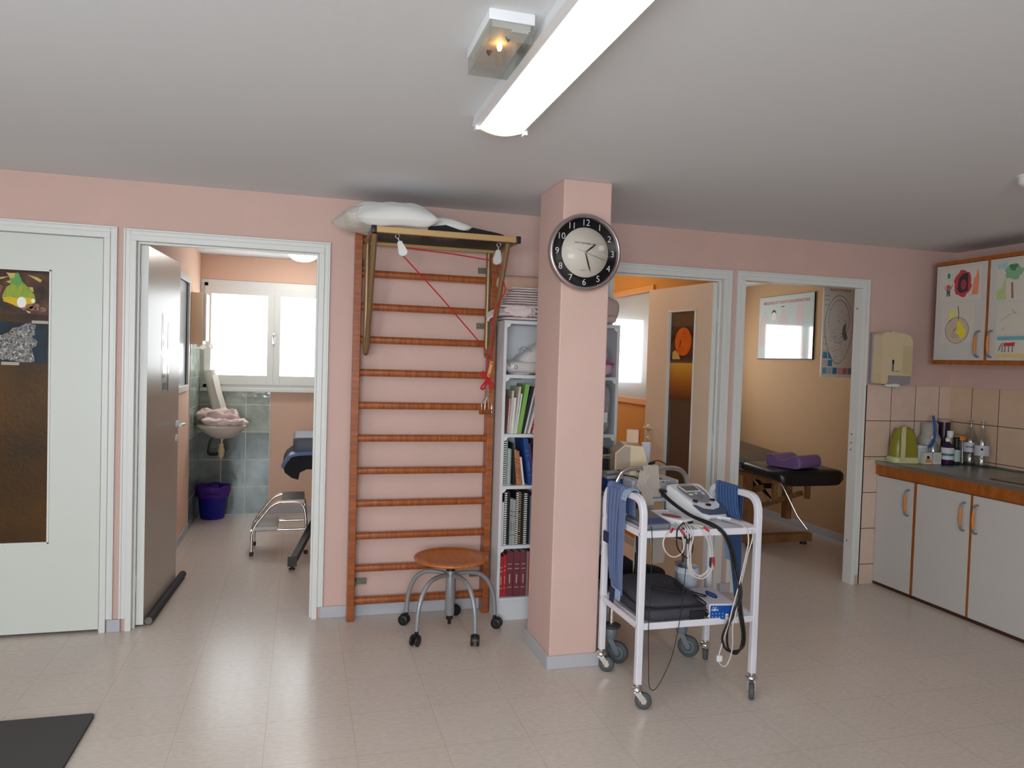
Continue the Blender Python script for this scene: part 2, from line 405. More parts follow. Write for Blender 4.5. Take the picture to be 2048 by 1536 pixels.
b = MB(); b.box(2.74, 2.98, 2.97, 3.1, 0, H); b.box(4.28, 4.75, 2.97, 3.1, 0, H); b.box(2.98, 4.28, 2.97, 3.1, 0, 1.2); b.box(2.98, 4.28, 2.97, 3.1, 2.12, H)
b.box(4.65, 4.75, 0.06, 2.97, 0, H); b.box(2.74, 2.78, 0.06, 1.08, 0, H); b.box(2.74, 2.78, 2.5, 2.97, 0, H); b.box(2.74, 2.78, 1.08, 2.5, 0, 1.235); b.box(2.74, 2.78, 1.08, 2.5, 2.105, H)
struct('wall_massage_room', b, TAN)
# tiles
struct('wall_tiles_kitchen_back', MB().box(3.853, 4.592, -0.008, 0, 0, 1.42), TILEK)
struct('wall_tiles_kitchen_right', MB().box(4.592, 4.6, -3.4, 0, 0.86, 1.42), TILEKR)
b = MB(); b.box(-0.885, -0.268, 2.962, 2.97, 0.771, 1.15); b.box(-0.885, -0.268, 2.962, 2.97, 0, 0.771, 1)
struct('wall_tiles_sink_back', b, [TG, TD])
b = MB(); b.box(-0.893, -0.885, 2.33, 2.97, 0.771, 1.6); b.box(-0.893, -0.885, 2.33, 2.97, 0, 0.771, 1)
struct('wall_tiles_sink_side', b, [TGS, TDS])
# pillar
struct('pillar', MB().box(1.205, 1.455, -0.945, -0.575, 0, H), PINK, bevel=0.006)
# skirting
def skirt(name, segs):
    b = MB()
    for x0, x1, y0, y1 in segs: b.box(x0, x1, y0, y1, 0, 0.066)
    return struct(name, b, SKIRT, bevel=0.003)
skirt('baseboard_back', [(0.135, 1.87-0.04, -0.012, 0), (-0.965, -0.9, -0.022, 0), (2.73, 2.79, -0.012, 0)])
skirt('baseboard_pillar', [(1.193, 1.467, -0.957, -0.945), (1.193, 1.205, -0.945, -0.563), (1.455, 1.467, -0.945, -0.563), (1.205, 1.455, -0.575, -0.563)])
skirt('baseboard_rooms', [(4.638, 4.65, 0.1, 2.97), (-0.893, -0.881, 0.1, 2.33), (-0.262, 1.65, 2.958, 2.97), (2.688, 2.7, 0.1, 2.97)])
# door casings
def casing(name, x0, x1, top, stop=True):
    """x0, x1 clear opening; profiled boards on the wall plus the lining in the wall"""
    b = MB(); z = top; w = 0.062
    for sx, x in ((-1, x0), (1, x1)):
        a, c = sorted((x, x+sx*0.03)); b.box(a, c, -0.022, 0.066, 0, z)
        a, c = sorted((x+sx*0.03, x+sx*(w-0.010))); b.box(a, c, -0.014, 0, 0.067, z+w-0.010)
        a, c = sorted((x+sx*(w-0.010), x+sx*w)); b.box(a, c, -0.018, 0, 0.067, z+w)
    b.box(x0-0.03, x1+0.03, -0.022, 0.066, z, z+0.03); b.box(x0-0.03, x1+0.03, -0.014, 0, z+0.03, z+w-0.010); b.box(x0-w+0.010, x1+w-0.010, -0.018, 0, z+w-0.010, z+w)
    # door stop
    if stop: b.box(x0, x0+0.012, 0.015, 0.035, 0, z-0.012); b.box(x1-0.012, x1, 0.015, 0.035, 0, z-0.012); b.box(x0, x1, 0.015, 0.035, z-0.012, z)
    return struct(name, b, WHITE, bevel=0.002)
casing('trim_1', -1.83, -1.002, 2.09)
casing('trim_2', -0.848, 0.087, 2.085)
casing('trim_3', 1.885, 2.672, 2.092)
casing('trim_4', 2.835, 3.775, 2.096, stop=False)

# door 1: closed, amber textured glass
GLAMBER = mat('amber_textured_glass', S(104, 70, 28), 0.3, spec=0.15, bump=(45, 0.4, 0.004), var=(S(58, 46, 34), 1.3))
d = sthing('door_1', (-1.825, 0.02, 0))
b = MB(); x0, x1, y0, y1 = -1.825, -1.008, -0.004, 0.028
b.box(x0, -1.582, y0, y1, 0.016, 2.083); b.box(-1.245, x1, y0, y1, 0.016, 2.083); b.box(-1.582, -1.245, y0, y1, 0.016, 0.484); b.box(-1.582, -1.245, y0, y1, 1.907, 2.083)
obj('door_leaf', b, LEAFW, d)
b = MB()
for q in ((-1.582, -1.572, 0.484, 1.907), (-1.255, -1.245, 0.484, 1.907), (-1.582, -1.245, 0.484, 0.494), (-1.582, -1.245, 1.897, 1.907)): b.box(q[0], q[1], -0.010, 0.004, q[2], q[3])
obj('glazing_bead', b, WHITE, d, bevel=0.002)
obj('glass_pane', MB().box(-1.574, -1.253, 0.006, 0.012, 0.492, 1.899), GLAMBER, d)
b = MB(); b.cyl((-1.77, -0.012, 1.05), (-1.77, -0.05, 1.05), 0.011); b.tube([(-1.77, -0.045, 1.05), (-1.66, -0.045, 1.05)], 0.009); b.cyl((-1.77, -0.004, 1.05), (-1.77, -0.013, 1.05), 0.024)
obj('door_handle', b, WHITEP, d)

def leaf(name, hx, hy, ang, w, h, mt, side, glass=False, knob=True):
    """door leaf in local coordinates: runs along +x from the hinge, thickness t on -y"""
    d = sthing(name, (hx, hy, 0), ang)
    t = 0.038; s = side; ya, yb = sorted((0, s*t))
    b = MB()
    if glass:
        gx0, gx1, gz0, gz1 = glass
        b.box(0, gx0, ya, yb, 0.012, h); b.box(gx1, w, ya, yb, 0.012, h); b.box(gx0, gx1, ya, yb, 0.012, gz0); b.box(gx0, gx1, ya, yb, gz1, h)
        obj('door_leaf', b, mt, d, local=True)
        bb = MB(); k = 0.010
        for q in ((gx0, gx0+k, gz0, gz1), (gx1-k, gx1, gz0, gz1), (gx0, gx1, gz0, gz0+k), (gx0, gx1, gz1-k, gz1)): bb.box(q[0], q[1], ya-0.006, yb+0.006, q[2], q[3])
        obj('glazing_bead', bb, WHITE, d, local=True, bevel=0.002)
        obj('glass_pane', MB().box(gx0+k, gx1-k, (ya+yb)/2-0.003, (ya+yb)/2+0.003, gz0+k, gz1-k), mat('brown_glass', S(92, 74, 62), 0.25, spec=0.5, bump=(45, 0.2, 0.003)), d, local=True)
    else:
        b.box(0, w, ya, yb, 0.012, h); obj('door_leaf', b, mt, d, local=True, bevel=0.0015)
    obj('door_edge', MB().box(-0.0015, 0.0, ya, yb, 0.012, h), WHITE, d, local=True)
    if knob:
        b = MB()
        for sg, yy in ((-1, ya), (1, yb)):
            zz = 1.045; b.lathe([(0.024, 0), (0.024, 0.006), (0.012, 0.010), (0.011, 0.045)], (w-0.055, yy, zz), (0, sg, 0), 16)
            b.tube(rounded([(w-0.055, yy+sg*0.030, zz), (w-0.055, yy+sg*0.048, zz), (w-0.175, yy+sg*0.048, zz+0.004)], 0.012), 0.0095)
            b.lathe([(0.024, 0), (0.024, 0.006), (0.010, 0.008)], (w-0.055, yy, zz-0.09), (0, sg, 0), 16)
        obj('door_handle', b, WHITEP if mt is not LEAFT else CREAM, d, local=True)
    for z in (0.24, 1.03, 1.86):
        obj('hinge', MB().cyl((-0.006, (ya if s < 0 else yb)*0-s*0.004, z-0.045), (-0.006, -s*0.004, z+0.045), 0.007, n=10).box(-0.003, 0.0, ya+0.004, yb-0.004, z-0.045, z+0.045), WHITE, d, local=True)
    return d
# door 2: grey laminate leaf opened into the sink room, hinged left
leaf('door_2', -0.835, 0.040, math.radians(86.5), 0.77, 2.07, LEAFG, -1)
# door 3: tan leaf with narrow window, hinged right, opened into the orange room
leaf('door_3', 2.660, 0.040, math.radians(99), 0.72, 2.075, LEAFT, 1, glass=(0.17, 0.47, 0.28, 1.905))
b = MB()
for z in (0.3, 0.95, 1.0, 1.06, 1.95): b.box(3.7735, 3.7745, 0.030, 0.038, z, z+0.012)
struct('trim_5', b, BLACKP)

# ---- windows
PANE_L = emis('frosted_daylight_sink_room', (0.93, 0.98, 1.0), LEFT_WIN)
PANE_M = emis('frosted_daylight_orange_room', (0.90, 0.97, 1.0), MID_WIN)
PANE_R = emis('frosted_daylight_massage_room', (0.93, 0.98, 1.0), RIGHT_WIN)
def window(name, x0, x1, z0, z1, y, split, panem, y1=None, frame=WHITE, fw=0.045, sill=True):
    """two-sash window in a wall that faces -y"""
    d = sthing(name, ((x0+x1)/2, y, z0))
    b = MB()
    for q in ((x0, x0+0.03, z0, z1), (x1-0.03, x1, z0, z1), (x0, x1, z0, z0+0.03), (x0, x1, z1-0.03, z1)): b.box(q[0], q[1], y-0.02, y+0.08, q[2], q[3])
    for q in ((x0-0.03, x0, z0-0.03, z1+0.03), (x1, x1+0.03, z0-0.03, z1+0.03), (x0, x1, z1, z1+0.03), (x0, x1, z0-0.03, z0)): b.box(q[0], q[1], y-0.012, y, q[2], q[3])
    obj('window_frame', b, frame, d)
    for k in range(len(split)-1):
        a, c = split[k], split[k+1]; b = MB(); w = fw
        for q in ((a, a+w, z0+0.03, z1-0.03), (c-w, c, z0+0.03, z1-0.03), (a+w, c-w, z0+0.03, z0+0.03+w*1.5), (a+w, c-w, z1-0.03-w*1.2, z1-0.03)): b.box(q[0], q[1], y-0.035, y+0.02, q[2], q[3])
        s = obj('sash', b, frame, d, bevel=0.003)
        obj('pane', MB().box(a+w, c-w, y-0.008, y-0.004, z0+0.03+w*1.5, z1-0.03-w*1.2), panem, s)
    if sill: obj('window_sill', MB().box(x0-0.02, x1+0.02, y-0.05, y, z0-0.035, z0), frame, d, bevel=0.004)
    return d
w1 = window('window_1', -0.86, 0.42, 1.185, 2.145, 2.97, [-0.855, -0.249, 0.35], PANE_L, fw=0.058)
b = MB(); b.box(-0.262, -0.236, 2.922, 2.936, 1.60, 1.70); b.tube([(-0.258, 2.918, 1.69), (-0.249, 2.912, 1.65), (-0.238, 2.915, 1.60)], 0.006); b.tube([(-0.238, 2.918, 1.69), (-0.252, 2.912, 1.64)], 0.005)
obj('window_catch', b, STEEL, w1)
window('window_2', 1.82, 2.43, 1.22, 2.08, 2.97, [1.825, 2.425], PANE_M)
window('window_3', 3.0, 4.26, 1.22, 2.10, 2.97, [3.005, 3.68, 4.255], PANE_R)
# borrowed lights between the rooms: frosted panes with painted frames
FROST = mat('frosted_pane', S(178, 192, 202), 0.30, spec=1.0, coat=0.5)
def borrowed(name, x, sx, y0, y1, z0, z1, frame):
    d = sthing(name, (x, (y0+y1)/2, z0)); b = MB(); xa, xb = sorted((x, x+sx*0.018)); w = 0.05
    for q in ((y0-w, y0, z0-w, z1+w), (y1, y1+w, z0-w, z1+w), (y0, y1, z0-w, z0), (y0, y1, z1, z1+w)): b.box(xa, xb, q[0], q[1], q[2], q[3])
    obj('window_frame', b, frame, d, bevel=0.003)
    xc, xd = sorted((x-sx*0.006, x-sx*0.012))
    obj('pane', MB().box(xc, xd, y0, y1, z0, z1), FROST, d)
borrowed('window_4', 2.70, -1, 1.08, 2.5, 1.235, 2.105, mat('orange_trim', S(214, 150, 72), 0.5))
borrowed('window_5', -0.893, 1, 1.0, 2.15, 1.24, 2.06, WHITE)
# windows behind the camera
def big_window(name, pts):
    d = sthing(name, pts[0]); (ax, ay, az), (bx, by, bz) = pts
    b = MB(); hor = abs(bx-ax) > abs(by-ay); n = 3
    g = MB()
    for k in range(n+1):
        t = k/n; 
        if hor: x = ax+(bx-ax)*t; b.box(x-0.03, x+0.03, ay-0.03, ay+0.03, az, bz)
        else: y = ay+(by-ay)*t; b.box(ax-0.03, ax+0.03, y-0.03, y+0.03, az, bz)
    for z in (az, bz):
        if hor: b.box(ax, bx, ay-0.03, ay+0.03, z-0.03, z+0.03)
        else: b.box(ax-0.03, ax+0.03, ay, by, z-0.03, z+0.03)
    obj('window_frame', b, WHITE, d)
    if hor: g.box(ax, bx, ay-0.003, ay+0.003, az, bz)
    else: g.box(ax-0.003, ax+0.003, ay, by, az, bz)
    obj('pane', g, GLASS, d)
big_window('window_6', ((-2.2, -7.03, 0.8), (0.8, -7.03, 2.2)))
big_window('window_7', ((-2.84, -5.1, 0.8), (-2.84, -2.7, 2.2)))

# ================================================================ CEILING FITTINGS
t = thing('ceiling_light', 'long switched-on fluorescent ceiling fitting with curved white diffuser', 'ceiling light', (0.69, -2.3, 2.4))
b = MB(); b.prism([(0.588, 2.4), (0.583, 2.365), (0.600, 2.357), (0.768, 2.357), (0.785, 2.365), (0.780, 2.4)], (0, -2.93, 0), (1, 0, 0), (0, 0, 1), -1.26)
obj('housing', b, WHITEP, t)
pr_ = [(0.606+0.164*k/10, 2.357-0.016*math.sin(PI*k/10)) for k in range(11)]
b = MB(); b.prism([(0.606, 2.3575)]+pr_+[(0.770, 2.3575)], (0, -2.92, 0), (1, 0, 0), (0, 0, 1), -1.238, sm=True)
obj('diffuser', b, emis('lit_diffuser', (1.0, 0.985, 0.96), LAMP), t)
for y in (-1.683, -2.93): b = MB(); b.prism([(0.60, 2.358)]+[(0.600+0.176*k/10, 2.357-0.021*math.sin(PI*k/10)) for k in range(11)]+[(0.776, 2.358)], (0, y, 0), (1, 0, 0), (0, 0, 1), -0.012); obj('end_cap', b, mat('warm_cap', S(240, 220, 196), 0.4), t)
for x in (0.597, 0.779): obj('clip', MB().box(x-0.007, x+0.007, -1.70, -1.668, 2.345, 2.362), WHITEP, t)
t = thing('emergency_light', 'boxy white emergency light with clear greenish cover beside the fluorescent fitting', 'emergency light', (0.5, -2.37, 2.4))
b = MB(); b.rbox(0.438, 0.560, -2.50, -2.235, 2.372, 2.4, 0.004)
obj('base', b, WHITEP, t)
b = MB(); x0, x1, y0, y1, z0, z1 = 0.440, 0.556, -2.498, -2.247, 2.322, 2.372
b.box(x0, x1, y0, y0+0.002, z0, z1); b.box(x0, x1, y1-0.002, y1, z0, z1); b.box(x0, x0+0.002, y0, y1, z0, z1); b.box(x1-0.002, x1, y0, y1, z0, z1); b.box(x0, x1, y0, y1, z0, z0+0.002)
obj('cover', b, COVERG, t)
obj('gear_tray', MB().box(0.448, 0.550, -2.49, -2.25, 2.358, 2.372).box(0.50, 0.545, -2.49, -2.43, 2.352, 2.358), mat('grey_tray', S(196, 186, 180), 0.6), t)
obj('bulb', MB().lathe([(0.001, 0), (0.006, 0.004), (0.007, 0.012), (0.004, 0.02)], (0.492, -2.40, 2.358), (0, 0, -1), 12), emis('glowing_bulb', (1.0, 0.5, 0.12), 30), t)
for x, y in ((0.478, -2.34), (0.505, -2.44)): obj('lamp_holder', MB().lathe([(0.008, 0), (0.006, 0.006), (0.002, 0.012)], (x, y, 2.358), (0, 0, -1), 10), BLACKP, t)
t = thing('smoke_detector', 'small white round detector on the ceiling at the right', 'detector', (3.085, -1.80, 2.4))
obj('body', MB().lathe([(0.05, 0), (0.05, 0.03), (0.035, 0.045), (0.0, 0.05)], (3.085, -1.80, 2.4), (0, 0, -1), 24), WHITEP, t)
obj('mounting_ring', MB().lathe([(0.058, 0), (0.058, 0.008)], (3.085, -1.80, 2.4), (0, 0, -1), 24), WHITEP, t)

# ================================================================ SINK ROOM
CER = mat('white_ceramic', S(226, 222, 216), 0.08, coat=0.4)
t = thing('washbasin', 'white wall-hung ceramic washbasin in the green tiled corner', 'washbasin', (-0.68, 2.66, 0.86))
rings = []
for k, (sc_, z) in enumerate([(0.12, 0.735), (0.35, 0.745), (0.62, 0.775), (0.82, 0.81), (0.96, 0.845), (1.0, 0.862), (0.97, 0.872), (0.86, 0.868), (0.78, 0.85), (0.5, 0.80), (0.1, 0.785)]):
    ring = []
    for j in range(32):
        a = 2*PI*j/32; x = math.cos(a); y = math.sin(a); yy = max(y, -1)
        ring.append((-0.665+x*0.215*sc_, 2.70+(yy*0.26 if yy < 0 else yy*0.24)*sc_, z))
    rings.append(ring)
b = MB(); b.loft(rings, True); obj('basin', b, CER, t)
b = MB(); b.lathe([(0.022, 0), (0.022, 0.02), (0.014, 0.022), (0.014, 0.05)], (-0.665, 2.66, 0.75), (0, 0, -1), 16)
obj('drain_pipe', b, CHROME, t)
obj('trap', MB().lathe([(0.018, 0), (0.021, 0.01), (0.018, 0.03), (0.028, 0.055), (0.028, 0.08), (0.024, 0.085), (0.022, 0.115), (0.012, 0.135), (0, 0.138)], (-0.665, 2.66, 0.70), (0, 0, -1), 20), mat('yellowed_plastic', S(206, 190, 150), 0.4), t)
b = MB(); b.tube(spline([(-0.665, 2.66, 0.66), (-0.70, 2.75, 0.60), (-0.78, 2.86, 0.58), (-0.8, 2.96, 0.6)]), 0.016); b.tube(spline([(-0.72, 2.8, 0.80), (-0.78, 2.85, 0.70), (-0.80, 2.93, 0.6), (-0.8, 2.96, 0.6)]), 0.006); b.box(-0.80, -0.74, 2.92, 2.96, 0.56, 0.62)
obj('hose', b, mat('grey_hose', S(90, 96, 96), 0.3, 0.4), t)
# towels on the basin
b = MB(); b.blob((-0.685, 2.66, 0.932), (0.34, 0.24, 0.12), 4.5, 0.050, 13, seg=56, rg=28, seed=3, flat=1); tag(obj('bath_towel', b, PINKT2), 'rose folded towel lying on the white washbasin, the upper one', 'towel', 'towels on the washbasin')
b = MB(); b.blob((-0.625, 2.51, 0.900), (0.36, 0.13, 0.055), 3.5, 0.036, 17, seg=56, rg=24, seed=8, flat=1); tag(obj('bath_towel', b, PINKT), 'paler crumpled towel hanging over the washbasin front rim, the lower one', 'towel', 'towels on the washbasin')
# paper roll
t = thing('paper_roll', 'tall roll of white couch paper leaning in the corner behind the washbasin', 'paper roll', (-0.70, 2.86, 0.87))
b = MB(); b.cyl((-0.70, 2.86, 0.90), (-0.80, 2.90, 1.34), 0.052, n=24); obj('roll', b, mat('crepe_paper', S(214, 210, 200), 0.9), t)
b = MB(); b.ribbon(spline([(-0.745, 2.84, 1.30), (-0.705, 2.80, 1.15), (-0.665, 2.79, 1.02), (-0.655, 2.80, 0.95)], 6), (0.6, 0.8, 0), 0.07, 0.001); obj('loose_end', b, mat('crepe_paper', S(214, 210, 200), 0.9), t)
# dispenser on the left tiles
t = thing('paper_towel_dispenser', 'peach wall box with a paper towel hanging out, beside the sink room window', 'dispenser', (-0.83, 2.42, 1.56))
obj('body', MB().rbox(-0.885, -0.79, 2.28, 2.50, 1.57, 2.0, 0.008), mat('peach_box', S(240, 212, 180), 0.5), t)
obj('front_cover', MB().rbox(-0.795, -0.765, 2.285, 2.495, 1.60, 1.995, 0.006), mat('light_front', S(228, 214, 198), 0.3), t)
b = MB(); b.ribbon(spline([(-0.82, 2.33, 1.575), (-0.80, 2.32, 1.55), (-0.765, 2.32, 1.54), (-0.735, 2.34, 1.575), (-0.72, 2.33, 1.53)], 5), (0.3, 1, 0.25), [0.12-0.003*i for i in range(21)], 0.001)
obj('paper_towel', b, PAPER, t)
# bin
t = thing('waste_bin', 'blue plastic bin with a purple bag liner on the sink room floor', 'bin', (-0.745, 2.86, 0))
n = 32
b = MB(); b.lathe([(0.0, 0), (0.098, 0.0), (0.104, 0.01), (0.132, 0.275), (0.137, 0.28), (0.137, 0.29), (0.128, 0.29), (0.124, 0.27), (0.098, 0.015), (0, 0.012)], (-0.745, 2.83, 0), n=n, caps=False); obj('bucket', b, mat('blue_bucket', S(24, 24, 150), 0.4), t)
def linerp(r, h): return [(-0.745+(r+0.004*math.sin(5*a)+0.003*math.sin(11*a))*math.cos(a), 2.83+(r+0.004*math.sin(7*a))*math.sin(a), h+0.006*math.sin(6*a+r*40)) for a in [2*PI*k/48 for k in range(48)]]
b = MB(); b.loft([linerp(0.131, 0.20), linerp(0.140, 0.23), linerp(0.145, 0.27), linerp(0.144, 0.296), linerp(0.135, 0.302), linerp(0.122, 0.27), linerp(0.10, 0.1)], False); obj('bag_liner', b, mat('purple_bag', S(84, 44, 150), 0.45, alpha=0.85), t)
b = MB(); b.tube(spline([(-0.80, 2.690, 0.235), (-0.78, 2.684, 0.240), (-0.70, 2.684, 0.240), (-0.68, 2.690, 0.235)], 6), 0.006); obj('grip', b, mat('navy_grip', S(30, 22, 90), 0.5), t)
# step stool
t = thing('step_stool', 'two-step chrome stool with grey treads beside the treatment couch', 'step stool', (-0.14, 1.56, 0))
ya, yb = 1.44, 1.76
for y, nm in ((ya, 0), (yb, 1)):
    b = MB(); b.tube(rounded([(-0.325, y, 0.015), (-0.325, y, 0.20), (-0.17, y, 0.40), (0.04, y, 0.40), (0.065, y, 0.26), (0.065, y, 0.015)], 0.07, 6), 0.0115)
    b.tube([(-0.325, y, 0.19), (0.065, y, 0.19)], 0.009); obj('side_frame', b, CHROME, t)
b = MB(); b.tube([(-0.325, ya, 0.19), (-0.325, yb, 0.19)], 0.009); b.tube([(0.065, ya, 0.19), (0.065, yb, 0.19)], 0.009); obj('cross_bar', b, CHROME, t)
TR = mat('grey_tread', S(150, 148, 142), 0.5)
for x0, z in ((-0.312, 0.215), (-0.12, 0.415)):
    s = obj('tread', MB().rbox(x0, x0+0.17, ya-0.01, yb+0.01, z-0.028, z, 0.004), mat('light_tread_edge', S(196, 194, 188), 0.5), t)
    obj('tread_mat', MB().box(x0+0.002, x0+0.168, ya-0.008, yb+0.008, z, z+0.002), TR, s)
for x in (-0.325, 0.065):
    for y in (ya, yb): obj('foot', MB().lathe([(0.015, 0), (0.016, 0.02), (0.013, 0.03)], (x, y, 0), n=14), mat('brown_foot', S(60, 44, 36), 0.6), t)
# treatment couch
t = thing('treatment_couch', 'dark vinyl treatment couch partly hidden by the sink room door frame', 'treatment couch', (0.6, 1.9, 0))
b = MB(); b.rbox(-0.06, 1.62, 1.58, 2.2, 0.66, 0.74, 0.05); obj('mattress', b, BLACKL, t)
b = MB(); b.rbox(-0.045, 0.40, 1.60, 2.18, 0.74, 0.865, 0.04); obj('head_cushion', b, mat('slate_vinyl', S(92, 96, 108), 0.55), t)
b = MB(); b.ribbon(spline([(0.4, 1.585, 0.75), (0.0, 1.575, 0.74), (-0.075, 1.58, 0.70), (-0.11, 1.60, 0.64)], 6), (0, 1, 0.1), 0.10, 0.02); obj('blue_welt', b, mat('steel_blue_vinyl', S(96, 118, 160), 0.35), t)
b = MB(); b.prism([(-0.12, 0.66), (-0.10, 0.70), (-0.05, 0.74), (0.5, 0.74), (0.5, 0.62), (0.06, 0.625), (0.01, 0.60), (0.0, 0.545), (-0.05, 0.56), (-0.10, 0.60)], (0, 1.56, 0), (1, 0, 0), (0, 0, 1), -0.62, sm=True); obj('hanging_cover', b, BLACKC, t)
b = MB(); b.tube([(0.02, 1.7, 0.62), (1.55, 1.7, 0.62)], 0.014); b.tube([(0.02, 2.1, 0.62), (1.55, 2.1, 0.62)], 0.014); obj('rail', b, CHROME, t)
for x in (0.0, 1.45):
    b = MB(); b.tube([(x-0.03, 1.03+0*x, 0.045), (x+0.24, 1.75, 0.40)], 0.030, square=True); b.tube([(x+0.24, 1.75, 0.40), (x+0.24, 1.8, 0.62)], 0.028, square=True)
    s = obj('leg', b, mat('black_leg_metal', S(66, 64, 64), 0.35, 0.6), t)
    obj('foot', MB().lathe([(0.022, 0), (0.022, 0.008), (0.008, 0.014), (0.008, 0.03)], (x-0.03, 1.03, 0), n=16).box(x-0.06, x+0.002, 0.985, 1.03, 0.03, 0.09), BLACKP, s)
    b = MB(); b.tube([(x+0.24, 2.15, 0.02), (x+0.24, 1.8, 0.40)], 0.028, square=True); obj('leg', b, mat('black_leg_metal', S(66, 64, 64), 0.35, 0.6), t)
t = thing('dome_light', 'round white lit dome on the sink room ceiling near the window', 'ceiling light', (0.0, 2.3, 2.4))
obj('base', MB().cyl((0, 2.3, 2.4), (0, 2.3, 2.385), 0.13, n=32), WHITEP, t)
obj('dome', MB().lathe([(0.125, 0), (0.12, 0.03), (0.09, 0.06), (0.05, 0.075), (0, 0.08)], (0, 2.3, 2.388), (0, 0, -1), 32), emis('lit_dome', (1, 0.97, 0.92), 30), t)
t = thing('dome_light', 'warm lit dome on the ceiling of the orange room behind the bookcase', 'ceiling light', (2.0, 1.3, 2.4))
obj('base', MB().cyl((2.0, 1.3, 2.4), (2.0, 1.3, 2.385), 0.13, n=32), WHITEP, t)
obj('dome', MB().lathe([(0.125, 0), (0.12, 0.03), (0.09, 0.06), (0.05, 0.075), (0, 0.08)], (2.0, 1.3, 2.388), (0, 0, -1), 32), emis('lit_dome_warm', (1, 0.86, 0.66), 22), t)
# draught excluder under the open door
t = thing('draught_excluder', 'dark grey foam draught excluder tube under the open grey door', 'draught excluder', (-0.78, 0.5, 0))
b = MB(); b.cyl((-0.775, 0.06, 0.024), (-0.728, 0.95, 0.024), 0.023, n=16); obj('foam_tube', b, mat('charcoal_foam', S(54, 52, 54), 0.8), t)
b = MB(); b.cyl((-0.7753, 0.055, 0.024), (-0.7745, 0.0605, 0.024), 0.02, n=16); obj('end_plug', b, mat('grey_core', S(120, 112, 106), 0.8), t)
# cards stuck on the open grey door
for z, s in ((1.62, 'higher'), (1.37, 'lower')):
    th_ = math.radians(86.5); ca, sa = math.cos(th_), math.sin(th_)
    o = Vector((-0.835+0.40*ca+0.039*sa, 0.040+0.40*sa-0.039*ca, z)); ax = Vector((ca, sa, 0)); nn = Vector((sa, -ca, 0))
    b = MB(); b.prism([(-0.09, -0.11), (0.09, -0.11), (0.09, 0.11), (-0.09, 0.11)], o, -ax, (0, 0, 1), 0.001)
    for q in ((-0.08, -0.10, -0.05, 0.06), (0.0, -0.02, 0.07, 0.10), (-0.03, -0.09, 0.06, -0.05)): b.prism([(q[0], q[1]), (q[2], q[1]), (q[2], q[3]), (q[0], q[3])], o+nn*0.0012, -ax, (0, 0, 1), 0.0005, 1)
    tag(obj('picture_card', b, [mat('card_gloss', S(180, 186, 192), 0.15), mat('card_dark', S(40, 34, 34), 0.12)]), 'glossy picture stuck on the open grey door, the %s of two' % s, 'picture', 'pictures on the grey door')

# ================================================================ PICTURES ON DOOR 1
Y0 = 0.0056
t = thing('squash_photo', 'photograph of a green and yellow squash taped on the left door glass', 'photograph', (-1.40, Y0, 1.68))
def flat(mb, poly, m, lift): return mb.prism(poly, (0, Y0-lift, 0), (1, 0, 0), (0, 0, 1), 0.0006, m)
b = MB(); flat(b, [(-1.56, 1.675), (-1.258, 1.675), (-1.258, 1.886), (-1.56, 1.886)], 0, 0)
GL = 0.012
SQ = [mat('photo_soil', S(48, 30, 24), 0.3, spec=0.2, var=(S(98, 66, 50), 14)), mat('photo_squash_green', S(122, 158, 52), 0.3, spec=0.2, var=(S(168, 176, 60), 20, (3, 1, 0.5))), mat('photo_squash_yellow', S(216, 182, 30), 0.3, spec=0.2), mat('photo_stem', S(98, 160, 84), 0.3, spec=0.2), mat('photo_white', S(240, 238, 232), 0.3), mat('photo_straw', S(206, 176, 104), 0.3, spec=0.2), mat('photo_rust', S(150, 88, 50), 0.3, var=(S(90, 50, 40), 60))]
def E_(cx, cz, rx, rz, n=20, a0=0): return [(cx+rx*math.cos(a0+2*PI*k/n), cz+rz*math.sin(a0+2*PI*k/n)) for k in range(n)]
def PX(u, v): return (-1.56+0.302*(u+300)/1060, 1.886-0.211*(v-100)/640)   # u, v: place on the print
flat(b, [PX(-100, 600), PX(40, 560), PX(20, 470), PX(80, 340), PX(160, 280), PX(150, 180), PX(260, 110), PX(330, 240), PX(430, 330), PX(520, 430), PX(545, 540), PX(470, 580), PX(390, 640), PX(240, 610), PX(100, 570)][1:], 1, 0.0006)
flat(b, [PX(20, 500), PX(140, 480), PX(250, 500), PX(400, 480), PX(540, 500), PX(540, 560), PX(400, 630), PX(300, 650), PX(180, 600), PX(60, 560)], 2, 0.001)
flat(b, [PX(150, 250), PX(100, 120), PX(270, 105), PX(330, 240), PX(300, 300), PX(200, 290)], 3, 0.0014)
flat(b, E_(*PX(325, 560), 0.021, 0.028), 4, 0.0018); flat(b, E_(*PX(505, 530), 0.009, 0.011), 4, 0.0018)
flat(b, [PX(80, 112), PX(220, 120), PX(210, 185), PX(150, 200)], 5, 0.0022)
for q in ([(410, 130), (560, 160), (640, 200), (620, 240), (560, 210), (470, 160)], [(75, 250), (150, 225), (150, 280)], [(430, 320), (500, 320), (515, 400), (470, 370)], [(-200, 200), (0, 185), (130, 165), (20, 210), (-150, 240)], [(390, 680), (470, 705), (460, 725), (420, 720)]): flat(b, [PX(*p) for p in q], 5, 0.0008)
flat(b, [PX(-300, 260), PX(-40, 280), PX(30, 330), PX(-20, 440), PX(-300, 500)], 6, 0.0008)
for u, v, r in ((450, 620, 0.013), (560, 600, 0.010), (580, 650, 0.009), (360, 660, 0.008), (660, 660, 0.012), (500, 650, 0.012)): flat(b, E_(*PX(u, v), r*1.4, r, 9, u), 6, 0.0012)
obj('print', b, SQ, t)
t = thing('rock_photo', 'photograph of a crumpled silvery rock on dark blue, taped on the left door glass', 'photograph', (-1.40, Y0, 1.42))
